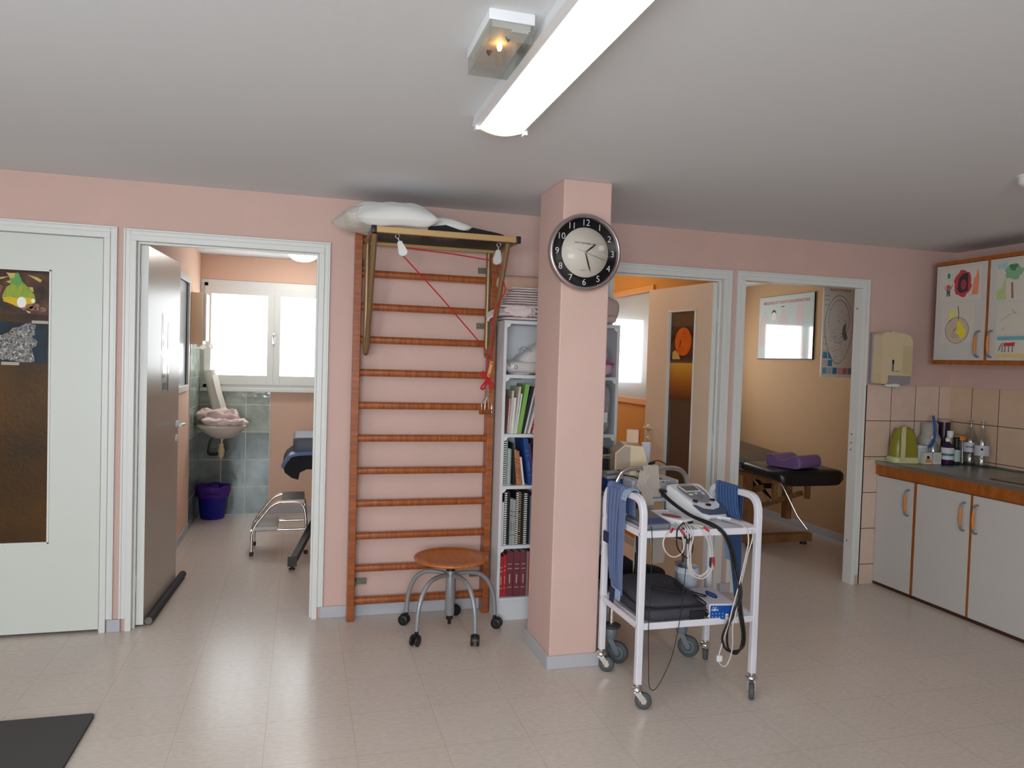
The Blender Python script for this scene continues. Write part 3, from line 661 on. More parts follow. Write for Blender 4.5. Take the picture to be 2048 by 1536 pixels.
b = MB(); flat(b, [(-1.57, 1.424), (-1.265, 1.424), (-1.265, 1.631), (-1.57, 1.631)], 0, 0)
SILV = mat('photo_silver', S(160, 156, 150), 0.4, var=(S(30, 32, 34), 90)); NAVY = mat('photo_navy', S(18, 24, 32), 0.3, spec=0.2, var=(S(24, 50, 68), 8))
def PR(u, v): return (-1.265-(705-u)*0.207/590, 1.631-(v-865)*0.207/580)
flat(b, [PR(*p) for p in [(-160, 1080), (40, 1040), (120, 1060), (210, 1010), (260, 950), (350, 930), (420, 880), (500, 865), (555, 900), (540, 960), (545, 1040), (500, 1070), (580, 1130), (560, 1200), (500, 1230), (520, 1300), (545, 1380), (540, 1430), (380, 1440), (200, 1400), (-160, 1400)]], 1, 0.0008)
random.seed(5)
for k in range(120):
    u = random.uniform(-120, 530); v = random.uniform(1060, 1410) if u < 250 else random.uniform(930+max(0, 400-u)*0.5, 1400); a = random.uniform(0, PI); l = random.uniform(10, 34); w = random.uniform(3, 9)
    c, s = math.cos(a), math.sin(a)
    flat(b, [PR(u+c*l*p-s*w*q, v+s*l*p+c*w*q) for p, q in ((-1, 0), (0, -1), (1, 0), (0, 1))], 2+(k % 2), 0.0014)
obj('print', b, [NAVY, SILV, mat('photo_pale', S(214, 210, 202), 0.4), mat('photo_black', S(26, 26, 28), 0.4)], t)
TAPE = mat('adhesive_tape', S(196, 186, 168), 0.3, alpha=0.7)
b = MB(); flat(b, [(-1.335, 1.628), (-1.26, 1.628), (-1.26, 1.643), (-1.335, 1.643)], 0, 0.002); obj('tape', b, TAPE, t)
b = MB(); flat(b, [(-1.47, 1.411), (-1.39, 1.411), (-1.39, 1.427), (-1.47, 1.427)], 0, 0.002); obj('tape', b, TAPE, t)

# ================================================================ WALL BARS
t = thing('wall_bars', 'varnished wooden wall bars with rounded rungs fixed to the pink wall', 'wall bars', (0.70, -0.05, 0))
for x0, x1 in ((0.280, 0.320), (1.070, 1.108)): obj('upright', MB().box(x0, x1, -0.105, -0.012, 0.0, 2.245), VARN, t, bevel=0.004)
for i in range(12):
    z = 0.107+i*0.1875
    b = MB(); n = 12
    prof = [(-0.062+0.021*math.copysign(abs(math.cos(2*PI*k/n))**0.8, math.cos(2*PI*k/n)), z+0.0205*math.copysign(abs(math.sin(2*PI*k/n))**0.8, math.sin(2*PI*k/n))) for k in range(n)]
    b.loft([[(x, y, zz) for y, zz in prof] for x in (0.318, 1.074)], True); obj('rung', b, VARNR, t)
BR = mat('aged_bracket', S(120, 116, 104), 0.45, 0.7)
for x, sx, z in ((0.328, 1, 0.205), (1.072, -1, 0.215), (1.072, -1, 2.045), (1.072, -1, 1.715), (0.328, 1, 2.045)):
    a, c = sorted((x, x+sx*0.065)); s = obj('bracket', MB().box(a, c, -0.016, -0.012+0.004, z-0.017, z+0.017).box(min(x, x+sx*0.004), max(x, x+sx*0.004), -0.06, -0.012, z-0.017, z+0.017), BR, t)
    b = MB()
    obj('screw', b.lathe([(0.006, 0), (0.005, 0.003), (0, 0.004)], (x+sx*0.045, -0.016, z), (0, -1, 0), 10), STEEL, s)

# suspension rack hooked over the wall bars
t = thing('suspension_rack', 'bronze tube and mesh suspension shelf hooked on top of the wall bars', 'rack', (0.70, -0.3, 1.5))
x0, x1, y0, y1, zr = 0.328, 1.100, -0.56, -0.105, 2.148
b = MB(); b.box(x0+0.02, x1-0.02, y0-0.012, y0+0.012, zr-0.012, zr+0.018); obj('front_bar', b, GOLD, t, bevel=0.002)
for x in (x0, x1-0.025): obj('side_bar', MB().box(x, x+0.025, y0+0.012, y1, zr-0.012, zr+0.014), BRONZE, t, bevel=0.002)
obj('rear_bar', MB().box(x0+0.025, x1-0.025, y1-0.024, y1, zr-0.012, zr+0.010), GOLD, t, bevel=0.002)
for x in (x0-0.003, x1-0.022): obj('corner_cap', MB().rbox(x, x+0.026, y0-0.015, y0+0.014, zr-0.015, zr+0.021, 0.003), BLACKP, t)
MESHM = mat('dark_expanded_metal', S(92, 84, 76), 0.4, 0.6)
b = MB(); yy = y0+0.012; k = 0
while yy < y1-0.02:
    n = 36; pts = [(x0+0.02+(x1-x0-0.04)*i/n, yy+0.0085*(1 if (i+k) % 2 else -1), zr+0.004+0.002*((i+k) % 2)) for i in range(n+1)]
    b.tube(pts, 0.0014, n=4, caps=False); yy += 0.0185; k += 1
obj('mesh_shelf', b, MESHM, t)
for x, tilt in ((0.345, 0), (1.043, 0)):
    b = MB(); b.tube(rounded([(x, -0.125, zr-0.012), (x, -0.125, 1.53), (x, -0.20, 1.53), (x+0.0, -0.535, zr-0.012)], 0.07, 8)[0:], 0.0145, n=14); obj('hook_tube', b, BRONZE, t)

# pillows and cloths on the rack
b = MB(); b.at(0.335, -0.30, 2.236, rz=0.2, rx=0.0).pillow((0, 0, 0), (0.33, 0.34, 0.12), 0.012, 3); tag(obj('cushion', b, FLUFF), 'fluffy off-white cushion at the left end of the high mesh rack', 'cushion')
b = MB(); b.at(0.452, -0.445, 2.252, rz=0.02, rx=0.30, ry=-0.05).pillow((0, 0, 0), (0.42, 0.36, 0.11), 0.010, 6); tag(obj('pillow', b, LINEN), 'plump white pillow on top of the pile over the wall bars', 'pillow', 'white pillows on the rack')
b = MB(); b.at(0.655, -0.36, 2.212, rz=-0.10, ry=0.05).pillow((0, 0, 0), (0.42, 0.36, 0.085), 0.010, 9); tag(obj('pillow', b, LINEN), 'flatter white pillow behind the plump one, pointing right', 'pillow', 'white pillows on the rack')
b = MB(); b.prism([(0.62, 2.168), (1.02, 2.168), (1.02, 2.178), (0.98, 2.186), (0.83, 2.206), (0.72, 2.208), (0.62, 2.190)], (0, -0.17, 0), (1, 0, 0), (0, 0, 1), 0.36); tag(obj('seat_pad', b, BLACKC, bevel=0.006), 'thin black foam pad lying at the right of the mesh rack', 'pad')

# pulleys, cord, cleat, stirrup
def pulley(label, c, tilt):
    t = thing('pulley', label, 'pulley', c, 0, 'pulleys under the rack')
    c = Vector(c); d = Vector((math.sin(tilt), 0, math.cos(tilt)))
    b = MB()
    for s in (-1, 1):
        o = c+Vector((0, s*0.010, 0)); pl = [(0.023*math.cos(a), 0.023*math.sin(a)) for a in [PI+PI*k/12 for k in range(13)]]+[(0.010, 0.055), (-0.010, 0.055)]
        b.prism(pl, o-Vector((0, 0.001, 0)), (d.z, 0, -d.x), d, -0.002)
    obj('cheek_plate', b, mat('pulley_white', S(206, 206, 204), 0.35, 0.3), t)
    obj('wheel', MB().lathe([(0.018, -0.007), (0.014, 0), (0.018, 0.007)], c, (0, 1, 0), 20), CHROME, t)
    b = MB(); b.tube([c+d*0.05, c+d*0.072], 0.004); b.tube(arc(c+d*0.084, 0.011, 0, 2*PI, (1, 0, 0), (0, 0, 1), 14), 0.0024, closed=False); obj('hook', b, STEEL, t)
    return t
pulley('white pulley under the left front of the rack, carrying the red cord', (0.497, -0.46, 2.062), -0.35)
pulley('pulley hanging at the right of the rack beside the towels', (1.002, -0.47, 2.050), 0.1)
b = MB()
b.tube([(0.495, -0.465, 2.045), (0.70, -0.43, 1.85), (0.955, -0.36, 1.60), (0.985, -0.34, 1.575)], 0.0035, n=8)
b.tube([(0.505, -0.46, 2.083), (0.76, -0.465, 2.068), (0.99, -0.47, 2.045)], 0.0035, n=8)
b.tube(spline([(1.018, -0.47, 2.035), (1.055, -0.44, 1.93), (1.062, -0.43, 1.885), (1.030, -0.38, 1.80), (1.022, -0.35, 1.66), (1.018, -0.34, 1.50)], 6), 0.0035, n=8)
b.tube(spline([(0.985, -0.34, 1.575), (1.0, -0.34, 1.52), (1.004, -0.34, 1.44), (1.006, -0.34, 1.40)], 5), 0.0035, n=8)
for pts in ([(1.005, -0.345, 1.41), (0.975, -0.35, 1.445), (0.965, -0.35, 1.43), (0.995, -0.345, 1.405), (1.0, -0.345, 1.39)], [(1.003, -0.345, 1.405), (0.975, -0.355, 1.375), (0.965, -0.35, 1.355), (0.98, -0.35, 1.352), (1.003, -0.345, 1.40)], [(1.003, -0.345, 1.40), (1.03, -0.35, 1.38), (1.036, -0.35, 1.362), (1.02, -0.35, 1.36), (1.004, -0.345, 1.392)]):
    b.tube(spline(pts, 6), 0.0055, n=8)
b.tube(arc((1.004, -0.345, 1.402), 0.008, 0, 2*PI, (1, 0, 0), (0, 1, 0), 10), 0.006, n=8)
tag(obj('red_cord', b, RED), 'thin red cord running over the two pulleys and tied in a knot', 'cord')
t = thing('cord_adjuster', 'small wooden cleat threaded on the red cord by the bookcase edge', 'cleat', (1.02, -0.35, 1.42))
b = MB(); b.at(1.015, -0.345, 1.462, ry=0.22).rbox(-0.010, 0.010, -0.008, 0.008, -0.045, 0.045, 0.006); obj('cleat', b, mat('light_wood', S(206, 150, 92), 0.5), t)
b = MB()
for z in (0.032, -0.032): b.tube(arc((1.015+z*0.22, -0.353, 1.462+z), 0.0045, 0, 2*PI, (1, 0, 0), (0, 0, 1), 10), 0.0018, n=6)
obj('cord_hole_ring', b, RED, t)
t = thing('stirrup_handle', 'triangular wire pull handle with a wooden grip on a short chain', 'handle', (1.0, -0.34, 1.22))
b = MB()
for k in range(9):
    z = 1.395-k*0.0105; ax = (1, 0, 0) if k % 2 else (0.2, 1, 0)
    b.tube(arc((1.005, -0.34, z), 0.0065, 0, 2*PI, ax, (0, 0, 1), 8), 0.0016, n=5)
obj('chain', b, STEEL, t)
b = MB(); b.tube(spline([(0.968, -0.365, 1.225), (0.968, -0.365, 1.27), (0.985, -0.35, 1.295), (1.004, -0.34, 1.312), (1.018, -0.335, 1.300), (1.034, -0.325, 1.27), (1.034, -0.325, 1.225)], 6), 0.0025, n=8)
b.tube([(1.004, -0.34, 1.312), (0.994, -0.342, 1.28), (0.990, -0.344, 1.23)], 0.002); b.tube([(1.004, -0.34, 1.312), (1.012, -0.338, 1.28), (1.014, -0.336, 1.23)], 0.002); obj('wire_frame', b, CHROME, t)
b = MB(); b.cyl((0.960, -0.368, 1.223), (1.038, -0.323, 1.223), 0.0135, n=16); s = obj('grip', b, VARN, t)
obj('end_nut', MB().lathe([(0.010, 0), (0.010, 0.004), (0.005, 0.009)], (1.034, -0.337, 1.223), (0.3, -1, 0), 14), CHROME, t)

# ================================================================ BOOKCASE
SX0, SX1, SYF, SYB = 1.118, 1.838, -0.245, -0.012
t = thing('bookcase', 'tall narrow white bookcase full of books behind the pink pillar', 'bookcase', (1.478, -0.13, 0))
for x, nm in ((SX0, 'l'), (SX1-0.018, 'r')): obj('side_panel', MB().box(x, x+0.018, SYF, SYB, 0, 1.745), SHELFW, t, bevel=0.0015)
obj('back_panel', MB().box(SX0+0.018, SX1-0.018, SYB-0.006, SYB, 0.13, 1.745), SHELFW, t)
obj('plinth', MB().box(SX0+0.018, SX1-0.018, SYF+0.004, SYF+0.02, 0, 0.112), SHELFW, t)
LV = [0.132, 0.439, 0.788, 1.089, 1.432, 1.745]
for z in LV:
    s = obj('shelf', MB().box(SX0+0.018, SX1-0.018, SYF, SYB-0.006, z-0.02, z), SHELFW, t, bevel=0.0015)
for z in LV[1:]:
    for x, sx in ((SX0+0.018, 1), (SX1-0.018, -1)):
        b = MB(); pl = [(0, 0), (0.022, 0)]+[(0.022*math.cos(a)*0.9, -0.022*math.sin(a)*0.9) for a in (0.4, 0.8, 1.2)]+[(0, -0.022)]
        b.prism([(p[0]*sx, p[1]) for p in pl], (x, SYF+0.001, z-0.02), (1, 0, 0), (0, 0, 1), 0.004*(-1)); obj('corner_bracket', b, WHITEP, t)
PG = mat('book_pages', S(216, 208, 192), 0.8)
_bc = {}
def bookcol(rgb):
    k = 'book_%d_%d_%d' % rgb; return mat(k, S(*rgb), 0.5)
def book(x, z, w, h, d, lean, rgb, label, group, comb=False, marks=None, name='book'):
    """x = left foot of the spine; lean in degrees, positive tops to the right"""
    a = math.radians(lean); M0 = Matrix.Translation((x+(0 if a >= 0 else w*0), SYF+0.016+random.uniform(0, 0.012), z)) @ Matrix.Rotation(a, 4, 'Y')
    off = 0.0
    b = MB()
    if a > 0: off = w*math.sin(a)    # lift so the lower corner stands on the shelf
    b.M = M0 @ Matrix.Translation((0, 0, 0.0)); 
    if a > 0: b.M = Matrix.Translation((x, M0.translation.y, z)) @ Matrix.Translation((w*math.cos(a), 0, 0)) @ Matrix.Rotation(a, 4, 'Y') @ Matrix.Translation((-w, 0, 0))
    else: b.M = Matrix.Translation((x, M0.translation.y, z)) @ Matrix.Rotation(a, 4, 'Y')
    c = min(0.003, w*0.2)
    b.box(0, c, 0.0, d, 0, h); b.box(w-c, w, 0.0, d, 0, h); b.box(c, w-c, 0.0, c, 0, h); b.box(c, w-c, c, d-0.004, 0.003, h-0.004, 1)
    mats = [bookcol(rgb), PG]
    if marks:
        mats.append(bookcol(marks))
        for q in (0.72, 0.62, 0.2): b.box(w*0.18, w*0.82, -0.0008, 0, h*q, h*q+h*0.018, 2)
        b.box(w*0.4, w*0.6, -0.0008, 0, h*0.3, h*0.5, 2)
    if comb:
        mats.append(bookcol((24, 24, 26)) if comb == 1 else bookcol((225, 222, 214)))
        n = int(h/0.0125)
        for k in range(n): b.box(w*0.02, w*0.98, -0.007, 0.004, (k+0.25)*h/n, (k+0.75)*h/n, len(mats)-1)
    o = obj(name, b, mats); tag(o, label, 'book', group)
    return x+w*math.cos(a)+0.001
random.seed(11)
x = SX0+0.021; z = LV[3]; G = 'books on the second shelf from the top'
for w, h, ln, rgb, cb, mk, lb in [
    (0.016, 0.215, 2, (92, 34, 40), 0, None, 'dark maroon book against the bookcase side on the green folder shelf'),
    (0.010, 0.205, 3, (186, 150, 150), 0, (230, 220, 220), 'thin silvery pink booklet beside the dark maroon book'),
    (0.012, 0.250, 4, (200, 192, 172), 0, None, 'tall beige and white book right of the silvery pink booklet'),
    (0.015, 0.210, 4, (222, 220, 220), 0, None, 'short white book left of the second tall beige book'),
    (0.012, 0.275, 6, (206, 198, 178), 0, None, 'tallest beige book just left of the green folder'),
    (0.008, 0.235, 7, (228, 226, 222), 0, None, 'thin white booklet touching the green folder'),
    (0.024, 0.290, 9, (128, 178, 88), 0, None, 'bright green folder leaning on the bookcase shelf'),
    (0.018, 0.280, 11, (34, 34, 38), 0, None, 'black binder leaning right of the green folder'),
    (0.010, 0.275, 12, (214, 212, 208), 0, None, 'white booklet leaning just right of the black binder'),
    (0.010, 0.270, 13, (120, 122, 130), 0, None, 'grey booklet leaning among the white ones by the pillar'),
    (0.012, 0.270, 13.5, (226, 224, 220), 0, None, 'white booklet leaning left of the red book'),
    (0.014, 0.210, 14, (160, 40, 44), 0, (220, 190, 190), 'red book leaning at the foot of the pillar side, green folder shelf'),
    (0.014, 0.220, 15, (210, 214, 216), 0, None, 'pale grey book leaning furthest right before the pillar')]:
    x = book(x, z, w, h, 0.19, ln, rgb, lb, G, cb, mk)
x = SX0+0.021; z = LV[2]; G = 'books on the third shelf from the top'
for w, h, ln, rgb, cb, mk, gap, lb in [
    (0.018, 0.270, 0, (40, 42, 46), 2, None, 0, 'black comb-bound document upright at the left of the blue book shelf'),
    (0.008, 0.262, 0, (120, 160, 140), 0, None, 0, 'green thin sleeve behind grey booklets on the blue book shelf'),
    (0.012, 0.215, 0, (176, 182, 178), 0, None, 0, 'grey-green booklet beside the green sleeve'),
    (0.010, 0.210, 0, (160, 166, 166), 0, None, 0, 'darker grey booklet right of the grey-green one'),
    (0.010, 0.245, -3, (44, 52, 50), 1, None, 0.013, 'dark comb-bound booklet leaning left of the brown pair'),
    (0.014, 0.208, -6, (186, 120, 84), 0, (60, 30, 20), 0.012, 'left one of two light brown books with dark lettering'),
    (0.014, 0.200, -6, (178, 112, 76), 0, (60, 30, 20), 0, 'right one of two light brown books with dark lettering'),
    (0.010, 0.165, -8, (224, 222, 218), 0, None, 0.006, 'small white booklet under the leaning blue book'),
    (0.030, 0.275, -9, (38, 72, 134), 0, (90, 120, 170), 0.024, 'thick blue book leaning left on the bookcase shelf'),
    (0.010, 0.245, -9, (112, 70, 118), 0, None, 0, 'purple booklet right of the thick blue book'),
    (0.016, 0.270, -9, (36, 32, 42), 1, None, 0, 'dark comb-bound document right of the purple booklet'),
    (0.030, 0.200, -9, (150, 140, 128), 0, None, 0.004, 'grey-brown stack of papers leaning by the pillar')]:
    x = book(x+gap, z, w, h, 0.19, ln, rgb, lb, G, cb, mk)
x = SX0+0.021; z = LV[1]; G = 'books on the fourth shelf from the top'
for w, h, ln, rgb, cb, mk, lb in [
    (0.014, 0.250, 0, (206, 208, 212), 0, None, 'pale grey book at the left end of the comb-bound shelf'),
    (0.014, 0.310, 0, (60, 62, 64), 2, None, 'tall comb-bound document with white teeth at the left of its shelf'),
    (0.020, 0.312, 0, (26, 26, 28), 0, None, 'thick black binder left of the grey folders'),
    (0.018, 0.270, 0, (148, 152, 150), 0, (70, 74, 74), 'grey folder, the left of two'),
    (0.016, 0.262, 0, (162, 166, 162), 0, (70, 74, 74), 'grey folder, the right of two'),
    (0.012, 0.308, 0, (40, 36, 36), 2, None, 'dark comb-bound document left of the beige one'),
    (0.018, 0.305, 0, (210, 186, 150), 1, (60, 40, 30), 'beige book with dark teeth on the comb-bound shelf'),
    (0.016, 0.300, 0, (30, 30, 32), 0, None, 'black book directly right of the beige book'),
    (0.018, 0.302, 0, (44, 44, 46), 2, None, 'black comb-bound document with white teeth right of the beige book'),
    (0.016, 0.300, 0, (24, 24, 28), 0, None, 'black binder nearly reaching the pillar'),
    (0.014, 0.285, 0, (120, 124, 134), 0, None, 'blue-grey booklet at the pillar edge on the comb-bound shelf'),
    (0.020, 0.290, 0, (36, 36, 40), 1, None, 'black document furthest right, half behind the pillar')]:
    x = book(x, z, w, h, 0.19, ln, rgb, lb, G, cb, mk)
x = SX0+0.021; z = LV[0]; G = 'volumes on the bottom shelf'
for w, h, rgb, mk, lb in [
    (0.022, 0.235, (178, 44, 58), (220, 190, 120), 'bright red volume at the left end of the bottom shelf'),
    (0.018, 0.245, (184, 36, 50), (210, 150, 130), 'second bright red volume from the left on the bottom shelf'),
    (0.040, 0.262, (112, 52, 60), (190, 150, 140), 'left of three thick maroon volumes'),
    (0.040, 0.262, (112, 52, 60), (190, 150, 140), 'middle one of three thick maroon volumes'),
    (0.038, 0.262, (116, 58, 64), (190, 150, 140), 'right of three thick maroon volumes'),
    (0.012, 0.262, (150, 140, 140), None, 'thin grey volume between the maroon and the red ones'),
    (0.015, 0.256, (196, 24, 36), (150, 20, 24), 'red slim volume touching the thin grey one'),
    (0.015, 0.252, (204, 30, 40), (150, 20, 24), 'red slim volume, middle of the right-hand trio'),
    (0.020, 0.256, (200, 26, 36), (150, 20, 24), 'red slim volume nearest the pillar on the bottom shelf')]:
    x = book(x, z, w, h, 0.19, 0, rgb, lb, G, 0, mk)
# linen on and in the bookcase
def folded(cx, cy, z, w, d, h, layers, mt, label, group, seed, rz=0, name='towel'):
    """folded cloth: stacked soft layers joined by a rounded fold at the front"""
    b = MB(); random.seed(seed); hh = h/layers
    for k in range(layers):
        b.at(cx+random.uniform(-0.006, 0.006), cy+random.uniform(-0.006, 0.006), z+hh*(k+0.5), rz=rz+random.uniform(-0.04, 0.04))
        b.blob((0, 0, 0), (w*random.uniform(0.94, 1.02), d*random.uniform(0.95, 1.0), hh*1.12), 5, 0.0035, 16, seg=40, rg=10, seed=seed+k, pz=2.4)
    return tag(obj(name, b, mt), label, 'towel', group)
zz = 1.747
for h, ly, mt, w, dx, lb in [(0.042, 2, PINKT, 0.36, 0.0, 'lowest pink towel of the pile on top of the bookcase'),
    (0.050, 2, PINKT, 0.35, -0.012, 'second pink towel from the bottom of the pile on the bookcase'),
    (0.040, 3, PINKT, 0.33, 0.0, 'crumpled pink towel in the middle of the pile on the bookcase'),
    (0.030, 2, PINKT, 0.31, 0.012, 'folded pink towel fourth from the bottom of the pile on the bookcase'),
    (0.026, 2, PINKT, 0.29, 0.024, 'topmost white-pink towel of the front pile on the bookcase')]:
    folded(1.275+dx, -0.155, zz, w, 0.19, h, ly, mt, lb, 'pink towels piled on the bookcase', int(w*1000), name='towel'); zz += h+0.001
b = MB(); b.ribbon(spline([(1.15, -0.23, 1.79), (1.08, -0.245, 1.785), (1.03, -0.25, 1.765), (1.018, -0.25, 1.745)], 6), (0.1, 0.8, 0.5), 0.06, 0.012); b.blob((1.21, -0.242, 1.80), (0.20, 0.035, 0.07), 3, 0.014, 26, seg=48, rg=24, seed=4)
tag(obj('towel_end', b, PINKT), 'loose corner of a pink towel trailing over the bookcase edge towards the wall bars', 'towel')
b = MB(); b.at(1.30, -0.075, zz-0.005).blob((0, 0, 0.035), (0.42, 0.12, 0.10), 3.5, 0.006, 8, flat=1); b.at(1.30, -0.075, zz).blob((-0.10, 0, -0.07), (0.20, 0.10, 0.14), 3, 0.006, 9, seed=3)
tag(obj('blanket', b, PEACHT), 'peach folded blanket behind the pile of pink towels', 'blanket')
b = MB(); b.at(1.68, -0.14, 1.835).blob((0, 0, 0), (0.36, 0.18, 0.165), 3, 0.012, 8, seed=21, flat=1); b.at(1.76, -0.2, 1.78).blob((0, 0, 0), (0.12, 0.09, 0.05), 3, 0.006, 12, seed=5)
tag(obj('rolled_towel', b, PINKT2), 'rolled rose towel at the right end of the bookcase top', 'towel')
t = thing('laundry_bag', 'greyish plastic bag of linen slumped on the open top shelf', 'bag', (1.27, -0.14, 1.432))
b = MB(); b.at(1.33, -0.14, 1.53, ry=-0.62).blob((0, 0, 0), (0.34, 0.17, 0.14), 2.6, 0.014, 13, seed=15); b.at(1.27, -0.15, 1.478).blob((0, 0, 0), (0.26, 0.17, 0.088), 3, 0.010, 14, seed=17, flat=1)
obj('bag', b, mat('cloudy_plastic_bag', S(206, 200, 198), 0.25, spec=0.6), t)
b = MB()
for pts in ([(1.205, -0.235, 1.575), (1.235, -0.237, 1.595), (1.265, -0.237, 1.585), (1.29, -0.236, 1.57)], [(1.215, -0.236, 1.56), (1.225, -0.237, 1.585), (1.24, -0.237, 1.572)], [(1.15, -0.225, 1.505), (1.158, -0.23, 1.48), (1.162, -0.23, 1.50)], [(1.185, -0.238, 1.475), (1.195, -0.24, 1.488), (1.205, -0.24, 1.475), (1.193, -0.24, 1.466), (1.185, -0.238, 1.475)]): b.tube(spline(pts, 5), 0.0015, n=5)
obj('crease_print', b, mat('bag_print', S(96, 92, 92), 0.6), t)
t = thing('linen_bundle', 'pink cloth bundle tied with magenta cord at the right of the top shelf', 'bundle', (1.76, -0.15, 1.432))
b = MB(); b.blob((1.74, -0.15, 1.485), (0.17, 0.16, 0.105), 2.6, 0.01, 13, seed=31, flat=1); b.blob((1.73, -0.15, 1.55), (0.12, 0.12, 0.11), 2.2, 0.010, 13, seed=33); obj('cloth', b, mat('pink_bundle_cloth', S(214, 184, 194), 0.9), t)
b = MB(); b.tube(spline([(1.66, -0.235, 1.52), (1.72, -0.247, 1.516), (1.78, -0.24, 1.512), (1.815, -0.22, 1.508)], 6), 0.006); b.blob((1.745, -0.245, 1.522), (0.03, 0.02, 0.02), 2, 0.003, 40); obj('cord', b, mat('magenta_cord', S(190, 60, 120), 0.7), t)
t = thing('foil_pouch', 'crinkled silver grey plastic pouch standing at the right of the green folder shelf', 'pouch', (1.76, -0.15, 1.089))
b = MB(); b.blob((1.755, -0.16, 1.24), (0.10, 0.13, 0.295), 5, 0.012, 26, seed=41, rg=26, flat=1); obj('pouch', b, mat('silver_crinkle', S(176, 178, 184), 0.22, 0.5, bump=(60, 0.8, 0.01)), t)
obj('label', MB().box(1.73, 1.775, -0.240, -0.2385, 1.16, 1.22), PAPER, t)
b = MB(); b.rbox(1.60, 1.80, -0.22, -0.04, 0.79, 1.0, 0.01); tag(obj('storage_box', b, mat('dark_box', S(58, 58, 62), 0.6)), 'dark storage box in the bookcase behind the beige machine', 'box')

# ================================================================ CLOCK
t = thing('wall_clock', 'round wall clock with black numeral ring and pinkish silver rim on the pillar', 'clock', (1.314, -0.945, 1.86))
cx, cz, yb = 1.314, 2.048, -0.946
b = MB(); b.lathe([(0.150, 0.0), (0.180, 0.0), (0.187, 0.010), (0.187, 0.024), (0.182, 0.034), (0.174, 0.038), (0.169, 0.034), (0.167, 0.022), (0.165, 0.020)], (cx, yb, cz), (0, -1, 0), 64, caps=False); obj('rim', b, mat('rose_silver', S(186, 172, 172), 0.22, 0.85), t)
obj('numeral_ring', MB().lathe([(0.1205, 0.0195), (0.1665, 0.0195), (0.1665, 0.0205), (0.1205, 0.0205)], (cx, yb, cz), (0, -1, 0), 64, caps=False), mat('black_ring', S(12, 12, 15), 0.5, spec=0.15), t)
obj('dial', MB().lathe([(0.0, 0.0195), (0.1215, 0.0195), (0.1215, 0.0203), (0.0, 0.0203)], (cx, yb, cz), (0, -1, 0), 64, caps=False), mat('cream_dial', S(214, 206, 194), 0.5), t)
NUM = mat('numeral_white', S(232, 230, 228), 0.5)
for k in range(1, 13):
    a = 2*PI*k/12; b = MB(); b.text(str(k), 0.044, (cx+0.1435*math.sin(a), yb-0.0207, cz+0.1435*math.cos(a)-0.001), (1, 0, 0), (0, 0, 1), bold=-0.0004)
    obj('numeral', b, NUM, t)
b = MB(); b.text('JURAC FORTISSIMA LAB.', 0.0098, (cx-0.002, yb-0.0206, cz+0.044), (1, 0, -0.05), (0.05, 0, 1.3), bold=0.0002); b.text('QUARTZ', 0.0075, (cx-0.006, yb-0.0206, cz-0.086), (1, 0, 0), (0, 0, 1)); obj('dial_lettering', b, OUTLINE, t)
def hand(name, ang, l, w, tail, y, m):
    a = math.radians(ang); ax = Vector((math.cos(a), 0, -math.sin(a))); ay = Vector((math.sin(a), 0, math.cos(a)))
    b = MB(); b.prism([(-w*0.3, -tail), (w*0.3, -tail), (w*0.5, 0), (w, l*0.55), (w*0.75, l*0.85), (0, l), (-w*0.75, l*0.85), (-w, l*0.55), (-w*0.5, 0)], (cx, yb-y, cz), ax, ay, 0.001); obj(name, b, m, t)
HM = mat('hand_black', S(34, 30, 28), 0.4)
hand('hour_hand', 52, 0.072, 0.0042, 0.004, 0.024, HM); hand('minute_hand', 163, 0.098, 0.0038, 0.004, 0.026, HM); hand('second_hand', 108, 0.115, 0.0009, 0.045, 0.028, HM)
obj('hub', MB().lathe([(0.006, 0), (0.006, 0.008), (0, 0.010)], (cx, yb-0.02, cz), (0, -1, 0), 16), CHROME, t)
obj('glass', MB().lathe([(0.0, 0.0315), (0.170, 0.0315), (0.170, 0.0325), (0, 0.0325)], (cx, yb, cz), (0, -1, 0), 48, caps=False), thin_glass('clock_glass', (0.98, 0.98, 0.98), 0.012, 0.02), t)

# ================================================================ STOOL
t = thing('swivel_stool', 'round orange-brown wooden swivel stool on five black castors', 'stool', (0.822, -0.353, 0))
SCX, SCY = 0.822, -0.353
b = MB(); b.lathe([(0.0, 0.402), (0.185, 0.402), (0.201, 0.407), (0.206, 0.414), (0.203, 0.421), (0.19, 0.4225), (0.15, 0.416), (0.08, 0.412), (0, 0.411)], (SCX, SCY, 0), n=48, caps=False); obj('seat', b, mat('orange_plywood', S(196, 116, 52), 0.28, var=(S(178, 98, 40), 5, (6, 1, 1)), coat=0.3), t)
obj('gas_lift', MB().lathe([(0.011, 0.36), (0.011, 0.402)], (SCX, SCY, 0), n=16), CHROME, t)
obj('collar', MB().lathe([(0.024, 0.338), (0.025, 0.345), (0.02, 0.352), (0.026, 0.358), (0.024, 0.366)], (SCX, SCY, 0), n=20), BLACKP, t)
obj('column', MB().lathe([(0.024, 0.345), (0.026, 0.33), (0.026, 0.10), (0.023, 0.094)], (SCX, SCY, 0), n=24), GREYM, t)
obj('spindle_end', MB().lathe([(0.021, 0.095), (0.019, 0.072), (0.010, 0.066), (0.010, 0.045), (0.006, 0.042)], (SCX, SCY, 0), n=18), BLACKP, t)
